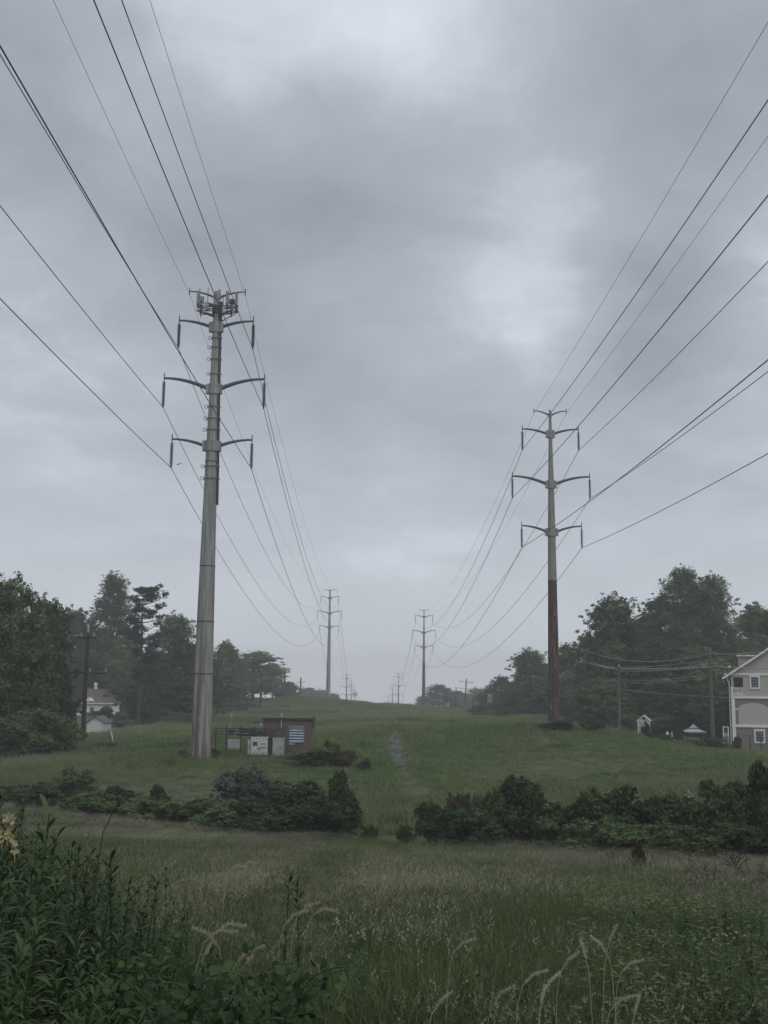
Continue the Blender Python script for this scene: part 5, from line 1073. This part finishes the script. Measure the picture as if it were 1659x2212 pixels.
for (k, px, py, Y, rz, lb) in [
    (0, 500, 1995, 4.6, .1, 'highest pale arching seed stalk over the vine leaves'), (0, 478, 2012, 4.4, .3, 'arching seed stalk just below the highest one over the vine leaves'), (1, 440, 2008, 4.5, 3.0, 'pale seed stalk bending left over the vine leaves'),
    (1, 545, 2040, 4.3, -.2, 'drooping pale seed stalk at the right of the vine leaves'), (3, 520, 2075, 4.2, .5, 'short drooping seed stalk low among the vine leaves'), (2, 432, 2050, 4.3, .9, 'upright pale seed stalk among the vine leaves'),
    (1, 640, 1970, 5.4, .2, 'arching seed stalk right below the leafy weed pair'), (1, 670, 1948, 5.6, -.1, 'arching seed stalk right of the leafy weed pair'), (0, 700, 1962, 5.7, 0, 'looping seed stalk farthest right of the leafy weed pair'), (0, 515, 1868, 8.2, -.1, 'fine arching seed stalk in the pale seeding patch'),
    (0, 540, 1862, 8.4, .1, 'second fine arching seed stalk in the pale seeding patch'), (1, 1000, 2030, 5.6, .1, 'lone bent seed stalk in the open centre of the lower field'), (2, 1318, 2000, 5.6, .3, 'straight tall seed stalk in the right of the lower field'), (3, 1300, 2030, 5.5, 2.6, 'seed stalk leaning left beside the straight tall one'),
    (2, 1270, 2040, 5.5, 2.0, 'upright seed stalk third from the straight tall one'), (1, 1360, 2075, 5.3, .1, 'bent seed stalk right of the straight tall one'), (3, 1230, 2060, 5.2, .2, 'seed stalk with a nodding tip left of the upright group'), (1, 1150, 2100, 4.9, .2, 'nodding seed stalk in the lower middle of the field'),
    (3, 1190, 2110, 4.8, .5, 'leaning seed stalk beside the lower middle nodding one'), (2, 1170, 2140, 4.7, 1.0, 'upright seed stalk near the bottom middle'), (3, 1080, 2125, 4.7, -.3, 'tilted seed stalk left of the bottom middle group'), (1, 1340, 2150, 4.5, 0, 'thick bent seed stalk near the bottom on the right'),
    (2, 1372, 2160, 4.4, .8, 'pale thick upright seed stalk near the bottom on the right'), (3, 950, 2150, 4.6, .4, 'slanting seed stalk at the bottom left of the middle group')]:
    place_seed(k, px, py, Y, rz, lb)

# broad leaved vine with arching canes, lower left centre
r = thing('leafy_vine', 'broad leaved light green vine sprawling over canes in the lower left centre', 'vine', (-1.0, 4.2, h(-1, 4.2)))
o0 = np.array(r.location); m = MB(); C = []; Nn = []; g2 = random.Random(12)
for k in range(20):
    sx = g2.uniform(330, 640); sy2 = g2.uniform(2050, 2200); Yk = g2.uniform(3.5, 4.6); dx = g2.choice((-1, 1)) * g2.uniform(60, 180)
    a = P(sx, sy2 + 120, Yk); mid = P(sx + dx * .5, sy2, Yk); e_ = P(sx + dx, sy2 + g2.uniform(-10, 60), Yk - .2); pts = []
    for i in range(9):
        t = i / 8; p = (1 - t) ** 2 * a + 2 * t * (1 - t) * mid * 1.0 + t * t * e_; p = p - o0; pts.append(tuple(p))
        for _ in range(4):
            C.append(p + np.array([g2.gauss(0, .045), g2.gauss(0, .06), g2.gauss(-.01, .04)])); Nn.append([g2.gauss(0, .6), -.35 + g2.gauss(0, .5), .7 + g2.gauss(0, .4)])
    m.tube(pts, [.0025] * 9, 5, False)
m.build('canes', M['stem_green'], r)
gg2 = np.random.default_rng(3); C = np.array(C); Nn = unit(np.array(Nn)); n = len(C); uu = unit(np.cross(Nn, gg2.normal(size=(n, 3)))); vv = np.cross(Nn, uu); L_ = gg2.uniform(.018, .048, n)[:, None]
prof2 = [(-.5, 0, 0), (-.38, .3, .03), (-.1, .42, .06), (.2, .3, .03), (.5, 0, -.05), (.2, -.3, .03), (-.1, -.42, .06), (-.38, -.3, .03)]
V = np.stack([C + uu * L_ * a + vv * L_ * b_ + Nn * L_ * c_ for a, b_, c_ in prof2], 1).reshape(-1, 3)
me = bpy.data.meshes.new('leaves'); me.from_pydata(V.tolist(), [], [tuple(range(8 * i, 8 * i + 8)) for i in range(n)]); me.materials.append(M['vine_leaf']); at = me.attributes.new('rnd', 'FLOAT', 'FACE'); at.data.foreach_set('value', gg2.random(n)); link(bpy.data.objects.new('leaves', me), r)

# yellow blossoms at the left edge
def petals(cx, cz_list): pass
r = thing('honeysuckle', 'vine with pale yellow trumpet blossoms at the left edge', 'flowering vine', (*P(10, 1850, 4.0)[:2], h(P(10, 1850, 4.0)[0], 4.0)))
o0 = np.array(r.location); m = MB(); g2 = random.Random(6); pts = [P(-30, 2000, 4.0) - o0, P(-15, 1870, 4.0) - o0, P(10, 1790, 4.0) - o0, P(35, 1760, 4.05) - o0]; m.tube(pts, [.006, .005, .004, .002], 5); m.build('stem', M['twig'], r)
for (px, py) in ((14, 1766), (22, 1762), (28, 1772), (8, 1800), (16, 1805), (26, 1812), (34, 1820), (32, 1838), (4, 1812), (20, 1796)):
    c_ = P(px, py, 4.0) - o0; m = MB()
    for k in range(5):
        a = k * 1.257 + g2.random(); d = np.array([math.cos(a), -.5, math.sin(a)]); d /= np.linalg.norm(d); s_ = np.cross(d, [0, 1, 0]); s_ /= np.linalg.norm(s_); L_ = g2.uniform(.014, .024)
        m.add([c_, c_ + d * L_ * .5 - s_ * L_ * .3, c_ + d * L_, c_ + d * L_ * .5 + s_ * L_ * .3], [(0, 1, 2, 3)])
    m.tube([c_ + np.array([0, 0, -.012]), c_ + np.array([0, .005, -.035])], [.003, .0015], 5); m.build('blossom', M['petal_yellow'], r)

# bare twigs left edge, bare sapling right, brush pile
def branching(m, p, d, L_, r_, depth, g, spread=.5):
    q = p + d * L_; mid = p + d * L_ * .5 + Vector((g.gauss(0, .03), g.gauss(0, .03), 0)) * L_
    m.tube([p, mid, q], [r_, r_ * .8, r_ * .55], 5, False)
    if depth > 0:
        for _ in range(g.choice((2, 3))):
            nd = (d + Vector((g.gauss(0, spread), g.gauss(0, spread), g.gauss(0.1, spread * .6)))).normalized(); branching(m, p.lerp(q, g.uniform(.5, 1)), nd, L_ * g.uniform(.55, .8), r_ * .55, depth - 1, g, spread)
def bare(px, top_y, Y, label, seed, rb, name='bare_sapling', cat='sapling', stems=1, spread=.5, depth=4):
    p = P(px, top_y, Y); g0 = h(p[0], Y); hh_ = p[2] - g0; g_ = random.Random(seed); r = thing(name, label, cat, (p[0], Y, g0)); m = MB()
    for k in range(stems): branching(m, Vector((g_.gauss(0, .05) * stems, g_.gauss(0, .05) * stems, -.05)), Vector((g_.gauss(0, .15), g_.gauss(0, .1), 1)).normalized(), hh_ * .42, rb, depth, g_, spread)
    m.build('branches', M['twig'], r); return r
bare(1590, 1795, 24.0, 'dark bare sapling forking from one trunk at the right of the field', 4, .035, depth=5)
bare(1500, 1835, 24.5, 'thin bare leaning saplings left of the forked bare sapling', 7, .014, stems=4, depth=3)
bare(1635, 1840, 23.5, 'bare twigs at the right edge beside the forked bare sapling', 9, .014, stems=4, depth=3)
bare(1395, 1808, 27.0, 'reddish bare stalks with dead tops in front of the right hand shrubs', 11, .012, stems=9, depth=2, spread=.25)
bare(1360, 1815, 27.5, 'reddish stalks left of the reddish bare ones', 12, .012, stems=7, depth=2, spread=.25)
bare(12, 1640, 7.0, 'bare thin twigs rising at the left edge above the yellow blossoms', 15, .007, stems=5, depth=3, spread=.28)
bare(38, 1690, 7.4, 'second clump of bare thin twigs just right of the left edge ones', 18, .006, stems=4, depth=3, spread=.28)
bare(1105, 1672, 47.5, 'short bare twigs at the left shoulder of the tall dark egg shaped shrub', 25, .014, stems=3, depth=3)
bare(1222, 1682, 46.5, 'dead leaning twigs between the egg shaped shrub and the hooked one', 27, .014, stems=3, depth=3)
bare(1478, 1668, 45, 'thin dead stems above the greyish shrub in the right part of the ditch', 29, .014, stems=3, depth=3)
bare(705, 1660, 52.5, 'thin dead stem above the very dark shrub of the central clump', 33, .014, stems=2, depth=3)
bare(960, 1672, 50, 'hooked dead stem leaning above the right hand ditch start', 21, .02, stems=1, depth=3)
bare(1300, 1665, 47, 'dead stems poking from the wide black green shrub', 23, .02, stems=3, depth=3)
sap = PROTO['sh_light']; r = thing('sapling', 'small reddish leaved sapling in front of the right hand shrubs', 'sapling', G(1372, 28)); s_ = (.10, .10, .46)
for nm, me_ in (('foliage', PROTO['sh_brown'][0]), ('stems', PROTO['sh_brown'][1])):
    o = link(bpy.data.objects.new(nm, me_), r); o.scale = s_
# heap of cut brush
r = thing('brush_pile', 'heap of dead brushwood below the forked bare sapling', 'brush pile', G(1600, 21.5)); m = MB(); g2 = random.Random(31)
for k in range(150):
    c_ = Vector((g2.gauss(0, .75), g2.gauss(0, .5), abs(g2.gauss(0, .2)))); d = Vector((g2.uniform(-1, 1), g2.uniform(-1, 1), g2.uniform(-.2, .55))).normalized(); L_ = g2.uniform(.3, 1.0)
    m.tube([c_ - d * L_ / 2, c_ + Vector((g2.gauss(0, .04), 0, g2.gauss(0, .04))), c_ + d * L_ / 2], [.014, .01, .005], 4, False)
m.build('branches', M['twig'], r)
r = thing('brush_pile', 'greyer low heap of dead twigs left of the brushwood heap', 'brush pile', G(1490, 18.5)); m = MB()
for k in range(170):
    c_ = Vector((g2.gauss(0, .6), g2.gauss(0, .4), abs(g2.gauss(.12, .16)))); d = Vector((g2.uniform(-1, 1), g2.uniform(-1, 1), g2.uniform(-.1, .7))).normalized(); L_ = g2.uniform(.15, .5)
    m.tube([c_ - d * L_ / 2, c_ + d * L_ / 2], [.007, .003], 4, False)
m.build('twigs', M['fence_wood'], r)
# pale flowers
def flower_patch(name, label, spots, mat, Y, size, stem_h):
    m = MB(); g_ = random.Random(len(spots)); st = MB(); b = G(spots[0][0], Y); r = thing(name, label, 'flowers', b)
    for (px, py) in spots:
        c_ = P(px, py, Y + g_.uniform(-.2, .2)) - b
        for k in range(12):
            a = g_.uniform(0, 6.28); e_ = g_.uniform(.0, 1.2); d = np.array([math.cos(a) * math.cos(e_), math.sin(a) * math.cos(e_), math.sin(e_)]); s_ = np.cross(d, [.3, .2, .9]); s_ /= np.linalg.norm(s_)
            m.add([c_, c_ + d * size * .6 - s_ * size * .2, c_ + d * size, c_ + d * size * .6 + s_ * size * .2], [(0, 1, 2, 3)])
        st.tube([c_, c_ - np.array([0, 0, stem_h])], .002, 4, False)
    m.build('blossoms', M[mat], r); st.build('stems', M['stem_green'], r)
flower_patch('wildflowers', 'sprinkle of tiny pale lilac flowers low on the right', [(1512, 2018), (1520, 2030), (1530, 2012), (1548, 2022), (1560, 2020), (1569, 2024), (1578, 2018), (1590, 2016), (1608, 2022), (1585, 2028), (1540, 2034), (1500, 2032)], 'petal_white', 6.2, .014, .3)
flower_patch('elder_blossom', 'cream blossom cluster on the tall ragged shrub near the right end of the ditch', [(1486, 1712), (1490, 1717), (1482, 1720), (1494, 1722), (1488, 1724)], 'seed_pale', 43.6, .13, .4)

# ------------------------------------------------------------------ haze
m = MB(); m.box((0, 780, 8), (1900, 2100, 90)); hm = bpy.data.materials.new('haze'); hm.use_nodes = True; t = hm.node_tree; t.nodes.clear()
o_ = N(t, 'ShaderNodeOutputMaterial'); pv = N(t, 'ShaderNodeVolumePrincipled'); pv.inputs['Color'].default_value = (.93, .955, .985, 1); pv.inputs['Density'].default_value = 0.0008; pv.inputs['Anisotropy'].default_value = 0.1
t.links.new(pv.outputs[0], o_.inputs['Volume']); tag(m.build('haze', hm), 'thin pale mist hanging over the whole corridor', 'haze', kind='stuff')
